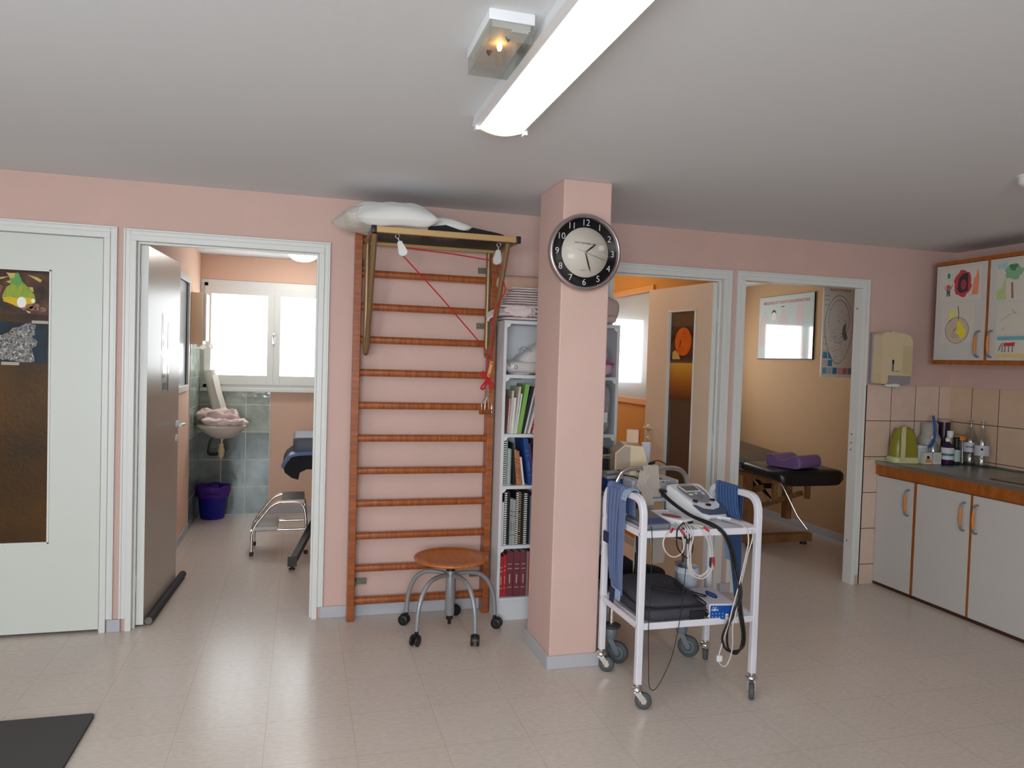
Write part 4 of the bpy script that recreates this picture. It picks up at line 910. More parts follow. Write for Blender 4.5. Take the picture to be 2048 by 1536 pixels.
def castor(t, x, y, yaw, r=0.030, w=0.046, mt=BLACKP):
    """twin-wheel castor"""
    M0 = Matrix.Translation((x, y, 0)) @ Matrix.Rotation(yaw, 4, 'Z')
    b = MB(); b.M = M0; b.lathe([(0.010, 0.050), (0.011, 0.078)], (-0.014, 0, 0), n=12)
    pl = [(-0.030, 0.030)]+[(0.0+0.032*math.cos(a), 0.030+0.033*math.sin(a)) for a in [PI-k*PI*0.72/10 for k in range(11)]]+[(0.0, 0.03)]
    b.prism(pl, (0, -w/2+0.012, 0), (1, 0, 0), (0, 0, 1), -(w-0.024)); s = obj('castor', b, mt, t)
    for sg in (-1, 1):
        b = MB(); b.M = M0; b.lathe([(0.0, 0.008), (0.018, 0.008), (0.026, 0.010), (0.030, 0.013), (0.030, 0.019), (0.026, 0.023), (0.012, 0.0235), (0.0, 0.0215)], (0, 0, 0.030), (0, sg, 0), 22, caps=False); obj('wheel', b, mt, s)
for k, yaw in enumerate((-0.6, 0.4, 2.6, -2.2, 1.3)):
    a = math.radians(2+72*k); dx, dy = math.cos(a), math.sin(a); R_ = 0.262
    P0 = lambda r, z: (SCX+dx*r, SCY+dy*r, z)
    b = MB(); b.tube(spline([P0(0.018, 0.318), P0(0.08, 0.326), P0(0.16, 0.316), P0(0.215, 0.272), P0(0.248, 0.20), P0(0.260, 0.13), P0(R_, 0.075)], 5), [0.0125]*31, n=12); obj('leg', b, GREYM, t)
    c, s = math.cos(yaw), math.sin(yaw); castor(t, SCX+dx*R_+0.014*c, SCY+dy*R_+0.014*s, yaw)

# exercise mat
b = MB(); M0 = Matrix.Translation((-0.782, -1.004, 0)) @ Matrix.Rotation(math.radians(-0.6), 4, 'Z'); b.M = M0
pl = [(-0.012, 0), (0, -0.012), (0.0, -1.9), (-0.75, -1.9), (-0.75, 0)]
b.prism(pl, (0, 0, 0.001), (1, 0, 0), (0, 1, 0), 0.013); tag(obj('exercise_mat', b, mat('charcoal_mat', S(76, 76, 74), 0.85, bump=(500, 0.4)), bevel=0.002), 'charcoal foam exercise mat on the floor at the lower left', 'mat')

# ================================================================ TROLLEYS
def big_castor(t, x, y, ztop, r, w, yaw, forkm, wheelm, hubm, bumper=None, trail=0.028, cup=True):
    """swivel castor: stem, cup, fork and one wheel trailing along yaw"""
    M0 = Matrix.Translation((x, y, 0)) @ Matrix.Rotation(yaw, 4, 'Z'); b = MB(); b.M = M0
    if cup:
        b.lathe([(0.011, ztop-0.012), (0.011, ztop+0.002)], n=14); b.lathe([(0.0, ztop-0.038), (0.012, ztop-0.038), (0.025, ztop-0.030), (0.027, ztop-0.022), (0.020, ztop-0.014), (0.012, ztop-0.011), (0, ztop-0.010)], n=20, caps=False)
    else: b.lathe([(0.024, ztop-0.055), (0.030, ztop-0.045), (0.030, ztop-0.004), (0.026, ztop)], n=20)
    top = ztop-0.036 if cup else ztop-0.05
    for s in (-1, 1):
        o = s*(w/2+0.003); pl = [(-0.016, top), (0.016, top), (trail+0.014, r+0.006), (trail+0.008, r-0.010), (trail-0.008, r-0.010), (trail-0.014, r+0.004)]
        b.prism(pl, (0, o, 0), (1, 0, 0), (0, 0, 1), -0.0025*s)
    b.box(-0.016, 0.016, -w/2-0.003, w/2+0.003, top-0.003, top+0.002)
    s = obj('castor_fork', b, forkm, t)
    b = MB(); b.M = M0; hw = w/2
    b.lathe([(r*0.62, -hw), (r*0.93, -hw), (r, -hw*0.5), (r, hw*0.5), (r*0.93, hw), (r*0.62, hw)], (trail, 0, r), (0, 1, 0), 32); obj('tyre', b, wheelm, s)
    b = MB(); b.M = M0; b.lathe([(0, -hw-0.0015), (r*0.2, -hw-0.0015), (r*0.25, -hw+0.001), (r*0.60, -hw-0.001), (r*0.60, hw+0.001), (r*0.25, hw-0.001), (r*0.2, hw+0.0015), (0, hw+0.0015)], (trail, 0, r), (0, 1, 0), 24, caps=False); obj('wheel_hub', b, hubm, s)
    if bumper: obj('bumper_disc', MB().lathe([(0.02, ztop), (0.046, ztop+0.003), (0.048, ztop+0.012), (0.042, ztop+0.016), (0.012, ztop+0.019)], (x, y, 0), n=28), bumper, t)

TW = mat('white_trolley_enamel', S(226, 224, 232), 0.3)
XL, XR, YF, YBk = 1.452, 2.028, -1.42, -1.015
t = thing('white_trolley', 'white metal two-shelf medical trolley on grey castors beside the pillar', 'trolley', (1.74, -1.22, 0))
for x in (XL, XR):
    b = MB(); b.tube(rounded([(x, YBk, 0.112), (x, YBk, 0.915), (x, YF, 0.925), (x, YF, 0.112)], 0.085, 8), 0.0205, square=True, n=4); obj('end_frame', b, TW, t, bevel=0.004)
    for y in (YF, YBk):
        for z in (0.365, 0.772): obj('bolt', MB().lathe([(0.0065, 0), (0.006, 0.003), (0.0, 0.004)], (x+(-0.0145 if x == XL else 0.0145), y, z), (-1 if x == XL else 1, 0, 0), 10), STEEL, t)
for z in (0.382, 0.788):
    b = MB(); b.box(XL+0.014, XR-0.014, YF-0.012, YBk+0.012, z-0.012, z-0.008)
    for q in ((XL+0.014, XR-0.014, YF-0.014, YF-0.010), (XL+0.014, XR-0.014, YBk+0.010, YBk+0.014), (XL+0.012, XL+0.016, YF+0.012, YBk-0.012), (XR-0.016, XR-0.012, YF+0.012, YBk-0.012)): b.box(q[0], q[1], q[2], q[3], z-0.030, z)
    for x in (XL, XR): b.box(x-0.013, x+0.013, YF+0.014, YBk-0.014, z-0.030, z-0.002)
    obj('shelf', b, TW, t, bevel=0.0015)
TYRE = mat('grey_tyre', S(78, 84, 86), 0.6)
big_castor(t, XL, YF, 0.112, 0.037, 0.022, -0.35, CHROME, TYRE, STEEL); big_castor(t, XR, YF, 0.112, 0.037, 0.022, -2.12, CHROME, TYRE, STEEL)
big_castor(t, XL, YBk, 0.112, 0.037, 0.022, -0.5, CHROME, TYRE, STEEL); big_castor(t, XR, YBk, 0.112, 0.037, 0.022, 0.9, CHROME, TYRE, STEEL)

# chrome trolley behind
t = thing('chrome_trolley', 'chrome tube equipment trolley on large grey castors behind the white one', 'trolley', (1.74, -0.68, 0))
AX0, AX1, AY0, AY1 = 1.545, 1.945, -0.915, -0.46
for y in (AY0, AY1): b = MB(); b.tube(rounded([(AX0, y, 0.19), (AX0, y, 0.985), (AX1, y, 0.985), (AX1, y, 0.19)], 0.10, 8), 0.0125, n=14); obj('end_frame', b, CHROME, t)
SHW = mat('pale_grey_shelf', S(190, 190, 194), 0.45)
for z in (0.83, 0.33):
    s = obj('shelf', MB().rbox(AX0+0.014, AX1-0.014, AY0+0.0, AY1, z-0.02, z, 0.01), SHW, t)
    b = MB(); b.tube([(AX0+0.01, AY0, z+0.03), (AX1-0.01, AY0, z+0.03)], 0.004); b.tube([(AX0+0.01, AY1, z+0.03), (AX1-0.01, AY1, z+0.03)], 0.004); b.tube([(AX0, AY0, z-0.01), (AX0, AY1, z-0.01)], 0.006); b.tube([(AX1, AY0, z-0.01), (AX1, AY1, z-0.01)], 0.006); obj('gallery_rail', b, CHROME, s)
for x in (AX0, AX1):
    for y in (AY0, AY1): big_castor(t, x, y, 0.175, 0.055, 0.028, -0.75 if y == AY0 else 0.6, mat('castor_grey_blue', S(116, 124, 132), 0.4), TYRE, mat('castor_grey_blue', S(116, 124, 132), 0.4), bumper=mat('bumper_grey', S(66, 66, 70), 0.55), trail=0.038, cup=False)

# ---- things on the chrome trolley
Z2 = 0.832
t = thing('therapy_console', 'beige trapezoid therapy console with cable sockets on the chrome trolley', 'console', (1.74, -0.62, 0.915))
b = MB(); M0 = Matrix.Translation((1.742, -0.62, 0.915)) @ Matrix.Rotation(-0.28, 4, 'Z'); b.M = M0
pl = [(-0.085, 0), (0.115, 0), (0.062, 0.158), (-0.035, 0.165), (-0.085, 0.120)]
b.prism(pl, (0, -0.10, 0), (1, 0, 0), (0, 0, 1), -0.20); obj('casing', b, CREAM, t, bevel=0.006)
b = MB(); b.M = M0; b.prism([(-0.078, 0.006), (-0.004, 0.006), (-0.004, 0.155), (-0.033, 0.157), (-0.078, 0.116)], (0, -0.1015, 0), (1, 0, 0), (0, 0, 1), 0.003); obj('painted_shaded_face', b, CREAM_SHADED, t)  # darker plate paints the shade of the console's left face
b = MB(); b.M = M0; b.box(0.030, 0.088, -0.1035, -0.10, 0.018, 0.040); s = obj('socket_panel', b, mat('socket_grey', S(160, 152, 150), 0.5), t)
for x in (0.042, 0.068): b = MB(); b.M = M0; b.lathe([(0.005, 0), (0.005, 0.012)], (x, -0.103, 0.029), (0, -1, 0), 10); obj('plug', b, BLACKP, s)
b = MB(); b.M = M0; b.box(-0.035, -0.018, -0.1035, -0.1025, 0.012, 0.045); obj('rating_plate', b, mat('rating_plate_grey', S(130, 124, 112), 0.5), t)
t = thing('small_box', 'small beige box with a dark red side standing on the beige console', 'box', (1.765, -0.63, 1.083))
b = MB(); M1 = Matrix.Translation((1.765, -0.63, 1.083)) @ Matrix.Rotation(-0.5, 4, 'Z'); b.M = M1; b.box(-0.036, 0.030, -0.02, 0.02, 0, 0.074); obj('box_body', b, mat('peach_card', S(218, 184, 150), 0.6), t, bevel=0.003)
b = MB(); b.M = M1; b.box(0.030, 0.036, -0.02, 0.02, 0, 0.074); obj('red_side', b, mat('dark_red', S(140, 20, 24), 0.5), t)
b = MB(); b.rbox(1.66, 1.93, -0.86, -0.50, Z2, 0.913, 0.012); o = obj('white_unit', b, mat('white_unit', S(200, 204, 212), 0.4)); tag(o, 'flat pale unit on the chrome trolley underneath the beige console', 'unit')
t = thing('blue_case', 'blue plastic case with a white lid at the left of the chrome trolley', 'case', (1.60, -0.66, Z2))
obj('case_body', MB().rbox(1.562, 1.655, -0.76, -0.56, Z2, 0.905, 0.012), BLUE, t); obj('case_lid', MB().rbox(1.560, 1.657, -0.762, -0.558, 0.905, 0.922, 0.008), mat('grey_lid', S(176, 170, 168), 0.5), t)
t = thing('handheld_probe', 'grey handheld probe with a black cable lying on the blue case', 'probe', (1.60, -0.70, 0.93))
b = MB(); b.tube([(1.565, -0.73, 0.934), (1.640, -0.71, 0.936)], [0.011, 0.011]); obj('probe_body', b, mat('grey_probe', S(150, 150, 144), 0.4), t)
b = MB(); b.tube(spline([(1.640, -0.71, 0.936), (1.655, -0.705, 0.945), (1.650, -0.69, 0.930), (1.655, -0.75, 0.926), (1.70, -0.80, 0.920), (1.74, -0.88, 0.905)], 6), 0.003); obj('cable', b, BLACKP, t)
t = thing('lotion_tube', 'white tube with a blue cap standing behind the beige console', 'tube', (1.90, -0.53, 0.913))
b = MB(); b.loft([[(1.895+rx*math.cos(a), -0.53+ry*math.sin(a), z) for a in [2*PI*k/20 for k in range(20)]] for rx, ry, z in ((0.024, 0.024, 0.955), (0.026, 0.022, 1.0), (0.029, 0.012, 1.05), (0.030, 0.003, 1.075))]); obj('tube_body', b, mat('tube_white', S(206, 204, 214), 0.35), t)
obj('cap', MB().lathe([(0.026, 0), (0.026, 0.042)], (1.895, -0.53, 0.913), n=20), mat('navy_cap', S(30, 40, 130), 0.4), t)
# wires lying over the chrome trolley
b = MB(); random.seed(3)
for k in range(7):
    z = 0.925+0.004*k; x0 = 1.60+0.01*k
    b.tube(spline([(x0, -0.90-0.004*k, 0.862+0.007*k), (1.68, -0.925, 0.868+0.008*k), (1.78, -0.93, 0.872+0.006*k), (1.90, -0.90+0.004*k, 0.866+0.008*k)], 5), 0.0028)
tag(obj('grey_wires', b, mat('grey_wire', S(168, 170, 172), 0.5)), 'bundle of grey wires lying across the front of the chrome trolley', 'cables')
b = MB()
for x in (1.783, 1.805): b.tube(spline([(x, -0.73, 0.944), (x+0.02, -0.78, 0.925), (x+0.05, -0.86, 0.905), (1.90, -0.925, 0.88)], 6), 0.0025)
b.tube(spline([(1.90, -0.56, 0.96), (1.95, -0.58, 0.975), (1.985, -0.62, 0.95), (2.0, -0.66, 0.90)], 6), 0.003)
b.tube([(1.87, -0.57, 0.945), (1.93, -0.575, 0.965)], [0.008, 0.006])
tag(obj('black_leads', b, BLACKP), 'thin black leads coming out of the beige console', 'cables')
# elastic straps
BEI1 = mat('strap_beige', S(196, 184, 172), 0.85); BEI2 = mat('strap_rib', S(158, 146, 134), 0.85)
t = thing('beige_strap', 'ribbed beige elastic strap hung over the chrome trolley arch', 'strap', (1.73, -0.92, 0.98))
st = [0, 1]*8+[0]
b = MB(); b.ribbon(spline([(1.735, -0.895, 0.60), (1.73, -0.893, 0.80), (1.725, -0.896, 0.97), (1.725, -0.912, 1.001), (1.727, -0.930, 0.988), (1.735, -0.936, 0.90), (1.742, -0.940, 0.84)], 6), (1, 0, 0), 0.082, 0.002, stripes=st); obj('strap_band', b, [BEI1, BEI2], t)
b = MB(); b.ribbon(spline([(1.70, -0.912, 0.985), (1.69, -0.93, 0.95), (1.672, -0.94, 0.90), (1.70, -0.944, 0.865), (1.715, -0.946, 0.80)], 6), (1, -0.2, 0.15), 0.05, 0.002, stripes=st[:11]); obj('folded_end', b, [BEI1, BEI2], t)
b = MB(); b.ribbon(spline([(1.70, -0.945, 0.76), (1.76, -0.95, 0.64), (1.775, -0.95, 0.55), (1.77, -0.945, 0.50)], 6), (1, 0, 0.1), 0.075, 0.002, stripes=st); b.ribbon(spline([(1.70, -0.93, 0.76), (1.668, -0.935, 0.6), (1.67, -0.935, 0.38)], 6), (1, 0, 0), 0.045, 0.002, stripes=st[:9]); obj('hanging_tail', b, [BEI1, BEI2], t)
B1 = mat('strap_blue', S(108, 124, 164), 0.85); B2 = mat('strap_blue_rib', S(78, 98, 142), 0.85); B3 = mat('strap_light_blue', S(150, 176, 204), 0.8); NV = mat('navy_hook_tape', S(40, 38, 74), 0.9)
t = thing('blue_strap', 'ribbed blue elastic strap over the left end of the white trolley', 'strap', (XL, -1.2, 0.94), 0, 'blue straps on the white trolley')
stb = [0]*6+[1, 0, 1, 0, 1, 0, 1, 0, 1, 0]+[0]*6
side = (0, -1, 0)
b = MB(); b.ribbon(spline([(XL-0.020, -1.215, 0.455), (XL-0.026, -1.205, 0.60), (XL-0.024, -1.185, 0.78), (XL-0.020, -1.175, 0.90), (XL-0.014, -1.17, 0.941), (XL+0.014, -1.17, 0.943), (XL+0.021, -1.175, 0.90), (XL+0.022, -1.185, 0.82)], 6), side, [0.115+0.095*min(1, i/14) for i in range(43)], 0.003, stripes=stb); obj('strap_band', b, [B1, B2], t)
b = MB(); b.ribbon(spline([(XL-0.026, -1.175, 0.50), (XL-0.033, -1.170, 0.62), (XL-0.030, -1.155, 0.80), (XL-0.022, -1.150, 0.93)], 6), side, [0.06+0.06*min(1, i/14) for i in range(19)], 0.003, stripes=[0, 1, 0, 0, 1, 0, 0, 1, 0]); obj('second_layer', b, [B1, B2], t)
b = MB(); b.ribbon([(XL-0.024, -1.225, 0.425), (XL-0.026, -1.225, 0.44), (XL-0.026, -1.222, 0.475)], side, [0.06, 0.085, 0.09], 0.003); obj('light_blue_tip', b, B3, t)
b = MB(); b.box(XL-0.042, XL-0.034, -1.135, -1.085, 0.665, 0.715); b.ribbon([(XL-0.030, -1.18, 0.40), (XL-0.030, -1.19, 0.47)], side, 0.05, 0.002); obj('hook_tape', b, NV, t)
b = MB(); b.ribbon(spline([(XL-0.028, -1.27, 0.895), (XL-0.020, -1.285, 0.935), (XL+0.01, -1.30, 0.948), (XL+0.026, -1.30, 0.92)], 5), side, 0.05, 0.003); obj('pale_tag', b, mat('pale_blue_tag', S(150, 172, 196), 0.4), t)
t = thing('blue_strap', 'ribbed blue elastic strap over the right end of the white trolley', 'strap', (XR, -1.2, 0.94), 0, 'blue straps on the white trolley')
b = MB(); b.ribbon(spline([(XR+0.022, -1.235, 0.40), (XR+0.026, -1.23, 0.47), (XR+0.026, -1.215, 0.60), (XR+0.024, -1.19, 0.78), (XR+0.020, -1.18, 0.90), (XR+0.012, -1.175, 0.941), (XR-0.014, -1.175, 0.943), (XR-0.022, -1.185, 0.90), (XR-0.030, -1.21, 0.84), (XR-0.03, -1.23, 0.80)], 6), side, [0.02+0.17*min(1, i/26) for i in range(55)], 0.003, stripes=[0]*2+[1, 0]*6+[1]); obj('strap_band', b, [mat('strap_deep_blue', S(72, 104, 152), 0.85), mat('strap_deep_rib', S(52, 76, 120), 0.85)], t)
b = MB(); b.ribbon(spline([(XR+0.034, -1.14, 0.56), (XR+0.032, -1.13, 0.66), (XR+0.028, -1.12, 0.76)], 5), side, 0.06, 0.003); obj('light_blue_tip', b, B3, t)

# ---- things on the white trolley, top shelf
ZT = 0.780
t = thing('ultrasound_unit', 'white and grey sloping therapy unit with a small display on the white trolley', 'therapy unit', (1.91, -1.10, ZT))
UM = Matrix.Translation((1.905, -1.09, ZT)) @ Matrix.Rotation(math.radians(7), 4, 'Z')
def outline(s, n=10):
    """rounded shape wider at the back"""
    cs = [(0.108, 0.135, 0.035), (-0.108, 0.135, 0.035), (-0.068, -0.165, 0.045), (0.068, -0.165, 0.045)]; pts = []
    c = Vector((0, 0))
    for i, (x, y, r) in enumerate(cs):
        p = Vector((x, y)); a = (Vector(cs[i-1][:2])-p).normalized(); b2 = (Vector(cs[(i+1) % 4][:2])-p).normalized()
        for k in range(n+1):
            u = k/n; q = (p+a*r)*(1-u)**2+p*2*u*(1-u)+(p+b2*r)*u*u; pts.append((q.x*s, q.y*s))
    return pts
def zt(y, add=0): v = (y+0.165)/0.30; return 0.026+0.108*v+0.01*math.sin(PI*min(1, max(0, v)))+add
b = MB(); b.M = UM
b.loft([[(x, y, 0.0) for x, y in outline(0.93)], [(x, y, 0.012) for x, y in outline(1.0)], [(x, y, zt(y, -0.016)) for x, y in outline(1.0)], [(x, y, zt(y, -0.006)) for x, y in outline(0.97)], [(x, y, zt(y)) for x, y in outline(0.90)]], True); obj('casing', b, WHITEP, t)
def ontop(mb, poly, lift, m=0):
    mb.M = UM; n = len(poly); v = [(x, y, zt(y, lift)) for x, y in poly]; v2 = [(x, y, zt(y, lift-0.002)) for x, y in poly]
    mb.add(v+v2, [tuple(range(n))]+[(i, n+i, n+(i+1) % n, (i+1) % n) for i in range(n)], m); return mb
def shp(cx, cy, rx, ry, p=2.6, n=28): return [(cx+rx*math.copysign(abs(math.cos(2*PI*k/n))**(2/p), math.cos(2*PI*k/n))*(1+0.18*(math.sin(2*PI*k/n))), cy+ry*math.copysign(abs(math.sin(2*PI*k/n))**(2/p), math.sin(2*PI*k/n))) for k in range(n)]
b = MB(); ontop(b, shp(0, 0.025, 0.066, 0.088), 0.0016); obj('control_panel', b, mat('panel_grey', S(132, 130, 138), 0.4), t)
b = MB(); ontop(b, [(-0.052, 0.095), (-0.047, 0.030), (0.047, 0.030), (0.052, 0.095)], 0.0030); s = obj('display_frame', b, WHITEP, t)
b = MB(); ontop(b, [(-0.042, 0.088), (-0.039, 0.038), (0.039, 0.038), (0.042, 0.088)], 0.0042); obj('display', b, mat('lcd_dark', S(92, 84, 76), 0.15), s)
b = MB(); ontop(b, [(-0.088, -0.080), (-0.070, -0.084), (-0.045, -0.112), (0, -0.124), (0.045, -0.112), (0.070, -0.084), (0.088, -0.080), (0.078, -0.140), (0.045, -0.158), (-0.045, -0.158), (-0.078, -0.140)][::-1], 0.0022); obj('front_trim', b, mat('slate_blue', S(78, 86, 112), 0.3), t)
for x, y, rx, ry, mm in ((-0.052, -0.055, 0.014, 0.010, 0), (0, -0.088, 0.016, 0.009, 0), (0.052, -0.052, 0.016, 0.009, 0), (-0.035, 0.002, 0.013, 0.006, 1), (0.040, 0.008, 0.006, 0.013, 1), (0, 0.012, 0.008, 0.005, 1), (0.002, -0.022, 0.016, 0.013, 2)):
    b = MB(); ontop(b, shp(x, y, rx, ry, 2), 0.0040); obj('button', b, (OUTLINE, WHITEP, mat('button_grey', S(120, 118, 124), 0.5))[mm], t)
b = MB(); b.M = UM; b.tube([(0.115, 0.13, 0.075), (0.135, 0.02, 0.05), (0.125, -0.06, 0.03)], [0.016, 0.014, 0.012]); s = obj('treatment_head', b, WHITEP, t)
b = MB(); b.M = UM; b.tube([(0.127, -0.05, 0.034), (0.118, -0.12, 0.018)], [0.0145, 0.016]); obj('head_grip', b, BLUE, s)
t = thing('stimulator', 'flat grey electrotherapy device with a blue front on the left of the white trolley', 'stimulator', (1.535, -1.27, ZT))
SM = Matrix.Translation((1.545, -1.265, ZT)) @ Matrix.Rotation(math.radians(2), 4, 'Z')
b = MB(); b.M = SM; b.rbox(-0.068, 0.068, -0.115, 0.115, 0, 0.022, 0.02); obj('base', b, mat('stim_grey', S(128, 130, 138), 0.45), t)
b = MB(); b.M = SM; b.loft([[(x, y, z+q) for x, y, z in ((-0.062, -0.108, 0.022), (0.062, -0.108, 0.022), (0.062, 0.108, 0.045), (-0.062, 0.108, 0.045))] for q in (-0.008, 0.004)], True, sm=False); obj('top_cover', b, mat('stim_dark', S(110, 108, 104), 0.4), t, bevel=0.004)
b = MB(); b.M = SM; b.loft([[(x, y, z+q) for x, y, z in ((-0.058, -0.106, 0.0235), (0.058, -0.106, 0.0235), (0.050, -0.035, 0.031), (-0.050, -0.035, 0.031))] for q in (0.0, 0.005)], True, sm=False); obj('keypad', b, mat('stim_blue', S(44, 72, 130), 0.4), t, bevel=0.002)
t = thing('tens_device', 'small white device with a red oval and black sockets in front of the therapy unit', 'electrotherapy device', (1.69, -1.27, ZT))
TMx = Matrix.Translation((1.685, -1.255, ZT)) @ Matrix.Rotation(math.radians(24), 4, 'Z')
b = MB(); b.M = TMx; b.rbox(-0.047, 0.047, -0.085, 0.085, 0, 0.030, 0.012); obj('casing', b, WHITEP, t)
b = MB(); b.M = TMx; b.prism([(0.030*math.cos(2*PI*k/24), 0.055*math.sin(2*PI*k/24)) for k in range(24)], (0, 0.010, 0.0302), (1, 0, 0), (0, 1, 0), 0.0012); obj('red_oval', b, mat('dull_red', S(140, 56, 56), 0.4), t)
b = MB(); b.M = TMx; b.box(-0.030, 0.036, -0.0875, -0.083, 0.010, 0.021); obj('socket_strip', b, BLACKP, t)
# leads
WC = mat('white_cable', S(206, 200, 196), 0.45); BC = mat('black_cable', S(30, 26, 26), 0.45); RC = mat('red_plug', S(196, 24, 40), 0.4)
t = thing('electrode_leads', 'tangle of white and black electrode leads hanging over the white trolley front edge', 'cables', (1.68, -1.44, 0.78))
yf = -1.441
def lead(pts, r, m, name='white_lead'):
    b = MB(); b.tube(spline([(x, y, z) for x, y, z in pts], 7), r, n=8); obj(name, b, m, t)
lead([(1.66, -1.33, 0.795), (1.60, -1.42, 0.792), (1.555, yf, 0.775), (1.540, yf, 0.73), (1.565, yf, 0.685), (1.605, yf, 0.672), (1.640, yf, 0.700), (1.635, yf, 0.755), (1.62, -1.42, 0.792), (1.65, -1.345, 0.798)], 0.0032, WC)
lead([(1.69, -1.34, 0.795), (1.655, -1.42, 0.795), (1.66, yf, 0.77), (1.66, yf, 0.68), (1.675, yf, 0.60), (1.715, yf, 0.575), (1.77, yf, 0.60), (1.79, yf, 0.66), (1.775, yf, 0.74), (1.75, -1.43, 0.793), (1.70, -1.36, 0.795)], 0.0032, WC)
lead([(1.70, -1.34, 0.80), (1.665, -1.425, 0.796), (1.672, yf-0.004, 0.76), (1.665, yf-0.004, 0.66), (1.69, yf-0.004, 0.59), (1.74, yf-0.004, 0.570), (1.785, yf-0.004, 0.61), (1.783, yf-0.004, 0.68), (1.745, yf-0.004, 0.76), (1.72, -1.42, 0.795)], 0.0032, WC)
lead([(1.71, -1.33, 0.80), (1.68, -1.42, 0.797), (1.682, yf-0.008, 0.765), (1.672, yf-0.008, 0.70), (1.68, yf-0.008, 0.62), (1.72, yf-0.008, 0.585), (1.765, yf-0.008, 0.615), (1.770, yf-0.008, 0.69), (1.74, yf-0.008, 0.77), (1.71, -1.40, 0.797)], 0.0032, WC)
lead([(1.69, -1.345, 0.80), (1.62, -1.425, 0.795), (1.605, yf, 0.775), (1.612, yf, 0.71), (1.66, yf, 0.665), (1.685, yf, 0.70), (1.675, yf, 0.755), (1.64, -1.425, 0.796)], 0.0034, BC, 'black_lead')
lead([(1.62, -1.42, 0.795), (1.635, yf-0.006, 0.775), (1.645, yf-0.006, 0.755), (1.665, yf-0.006, 0.740)], 0.0034, BC, 'black_lead')
lead([(1.645, yf-0.010, 0.77), (1.65, yf-0.010, 0.65), (1.642, yf-0.010, 0.52), (1.635, yf-0.010, 0.43), (1.62, yf-0.010, 0.33), (1.59, yf-0.010, 0.21), (1.53, yf-0.010, 0.10), (1.495, yf-0.010, 0.105), (1.487, yf-0.010, 0.20), (1.480, yf-0.010, 0.36), (1.482, yf-0.010, 0.55), (1.484, yf-0.008, 0.72), (1.482, yf-0.004, 0.785), (1.50, -1.40, 0.800)], 0.0018, BC, 'thin_black_lead')
for p0, p1, m, nm in (((1.595, -1.425, 0.794), (1.575, -1.44, 0.782), RC, 'red_plug'), ((1.625, -1.435, 0.790), (1.640, -1.448, 0.772), RC, 'red_plug'), ((1.745, -1.425, 0.795), (1.762, -1.447, 0.782), RC, 'red_plug'), ((1.788, yf-0.006, 0.665), (1.792, yf-0.006, 0.625), RC, 'red_plug'), ((1.772, yf-0.01, 0.665), (1.771, yf-0.01, 0.62), BC, 'black_plug'), ((1.668, yf-0.006, 0.755), (1.655, yf-0.006, 0.73), BC, 'black_plug')):
    b = MB(); b.tube([p0, tuple((Vector(p0)+Vector(p1))/2), p1], [0.005, 0.006, 0.0045]); obj(nm, b, m, t)
t = thing('power_cables', 'pair of thick black cables looping from the therapy unit down past the glove box', 'cables', (1.85, -1.44, 0.78))
for dx, dz in ((0, 0), (0.012, 0.006)):
    b = MB(); b.tube(spline([(1.785+dx, -0.99, 0.88-dz), (1.745+dx, -1.00, 0.885), (1.74+dx, -1.10, 0.855), (1.765+dx, -1.25, 0.815), (1.795+dx, -1.40, 0.797+dz), (1.83+dx, -1.445, 0.77), (1.867+dx, -1.450, 0.70), (1.892+dx, -1.452, 0.61), (1.902+dx, -1.484, 0.51), (1.88+dx, -1.486, 0.43), (1.842+dx, -1.486, 0.365), (1.835+dx*2, -1.470, 0.30), (1.865+dx, -1.46, 0.245), (1.915, -1.46, 0.235-dx), (1.950-dx, -1.462, 0.255), (1.945-dx, -1.475, 0.32), (1.918-dx, -1.486, 0.42), (1.905-dx/2, -1.486, 0.50)], 7), 0.0052, n=8); obj('cable', b, BC, t)
t = thing('white_cable', 'long white cable with a small plug hanging off the right of the white trolley', 'cable', (1.87, -1.46, 0.78))
for pts in ([(1.93, -1.22, 0.795), (1.975, -1.33, 0.793), (1.985, -1.445, 0.770), (1.955, -1.455, 0.66), (1.915, -1.470, 0.52), (1.885, -1.490, 0.42), (1.872, -1.490, 0.36), (1.885, -1.475, 0.28), (1.888, -1.46, 0.215), (1.865, -1.46, 0.172), (1.835, -1.46, 0.182), (1.826, -1.46, 0.215), (1.840, -1.465, 0.28), (1.852, -1.490, 0.38), (1.872, -1.490, 0.46), (1.905, -1.475, 0.54), (1.945, -1.458, 0.66), (1.962, -1.450, 0.74), (1.955, -1.42, 0.793), (1.93, -1.28, 0.795)],):
    b = MB(); b.tube(spline(pts, 7), 0.0032, n=8); obj('cable', b, WC, t)
obj('small_plug', MB().box(1.818, 1.842, -1.466, -1.454, 0.195, 0.222), WHITEP, t, bevel=0.002)
b = MB(); b.tube([(1.925, -1.25, 0.797), (1.965, -1.30, 0.797)], [0.009, 0.007]); obj('probe_plug', b, WHITEP, t)

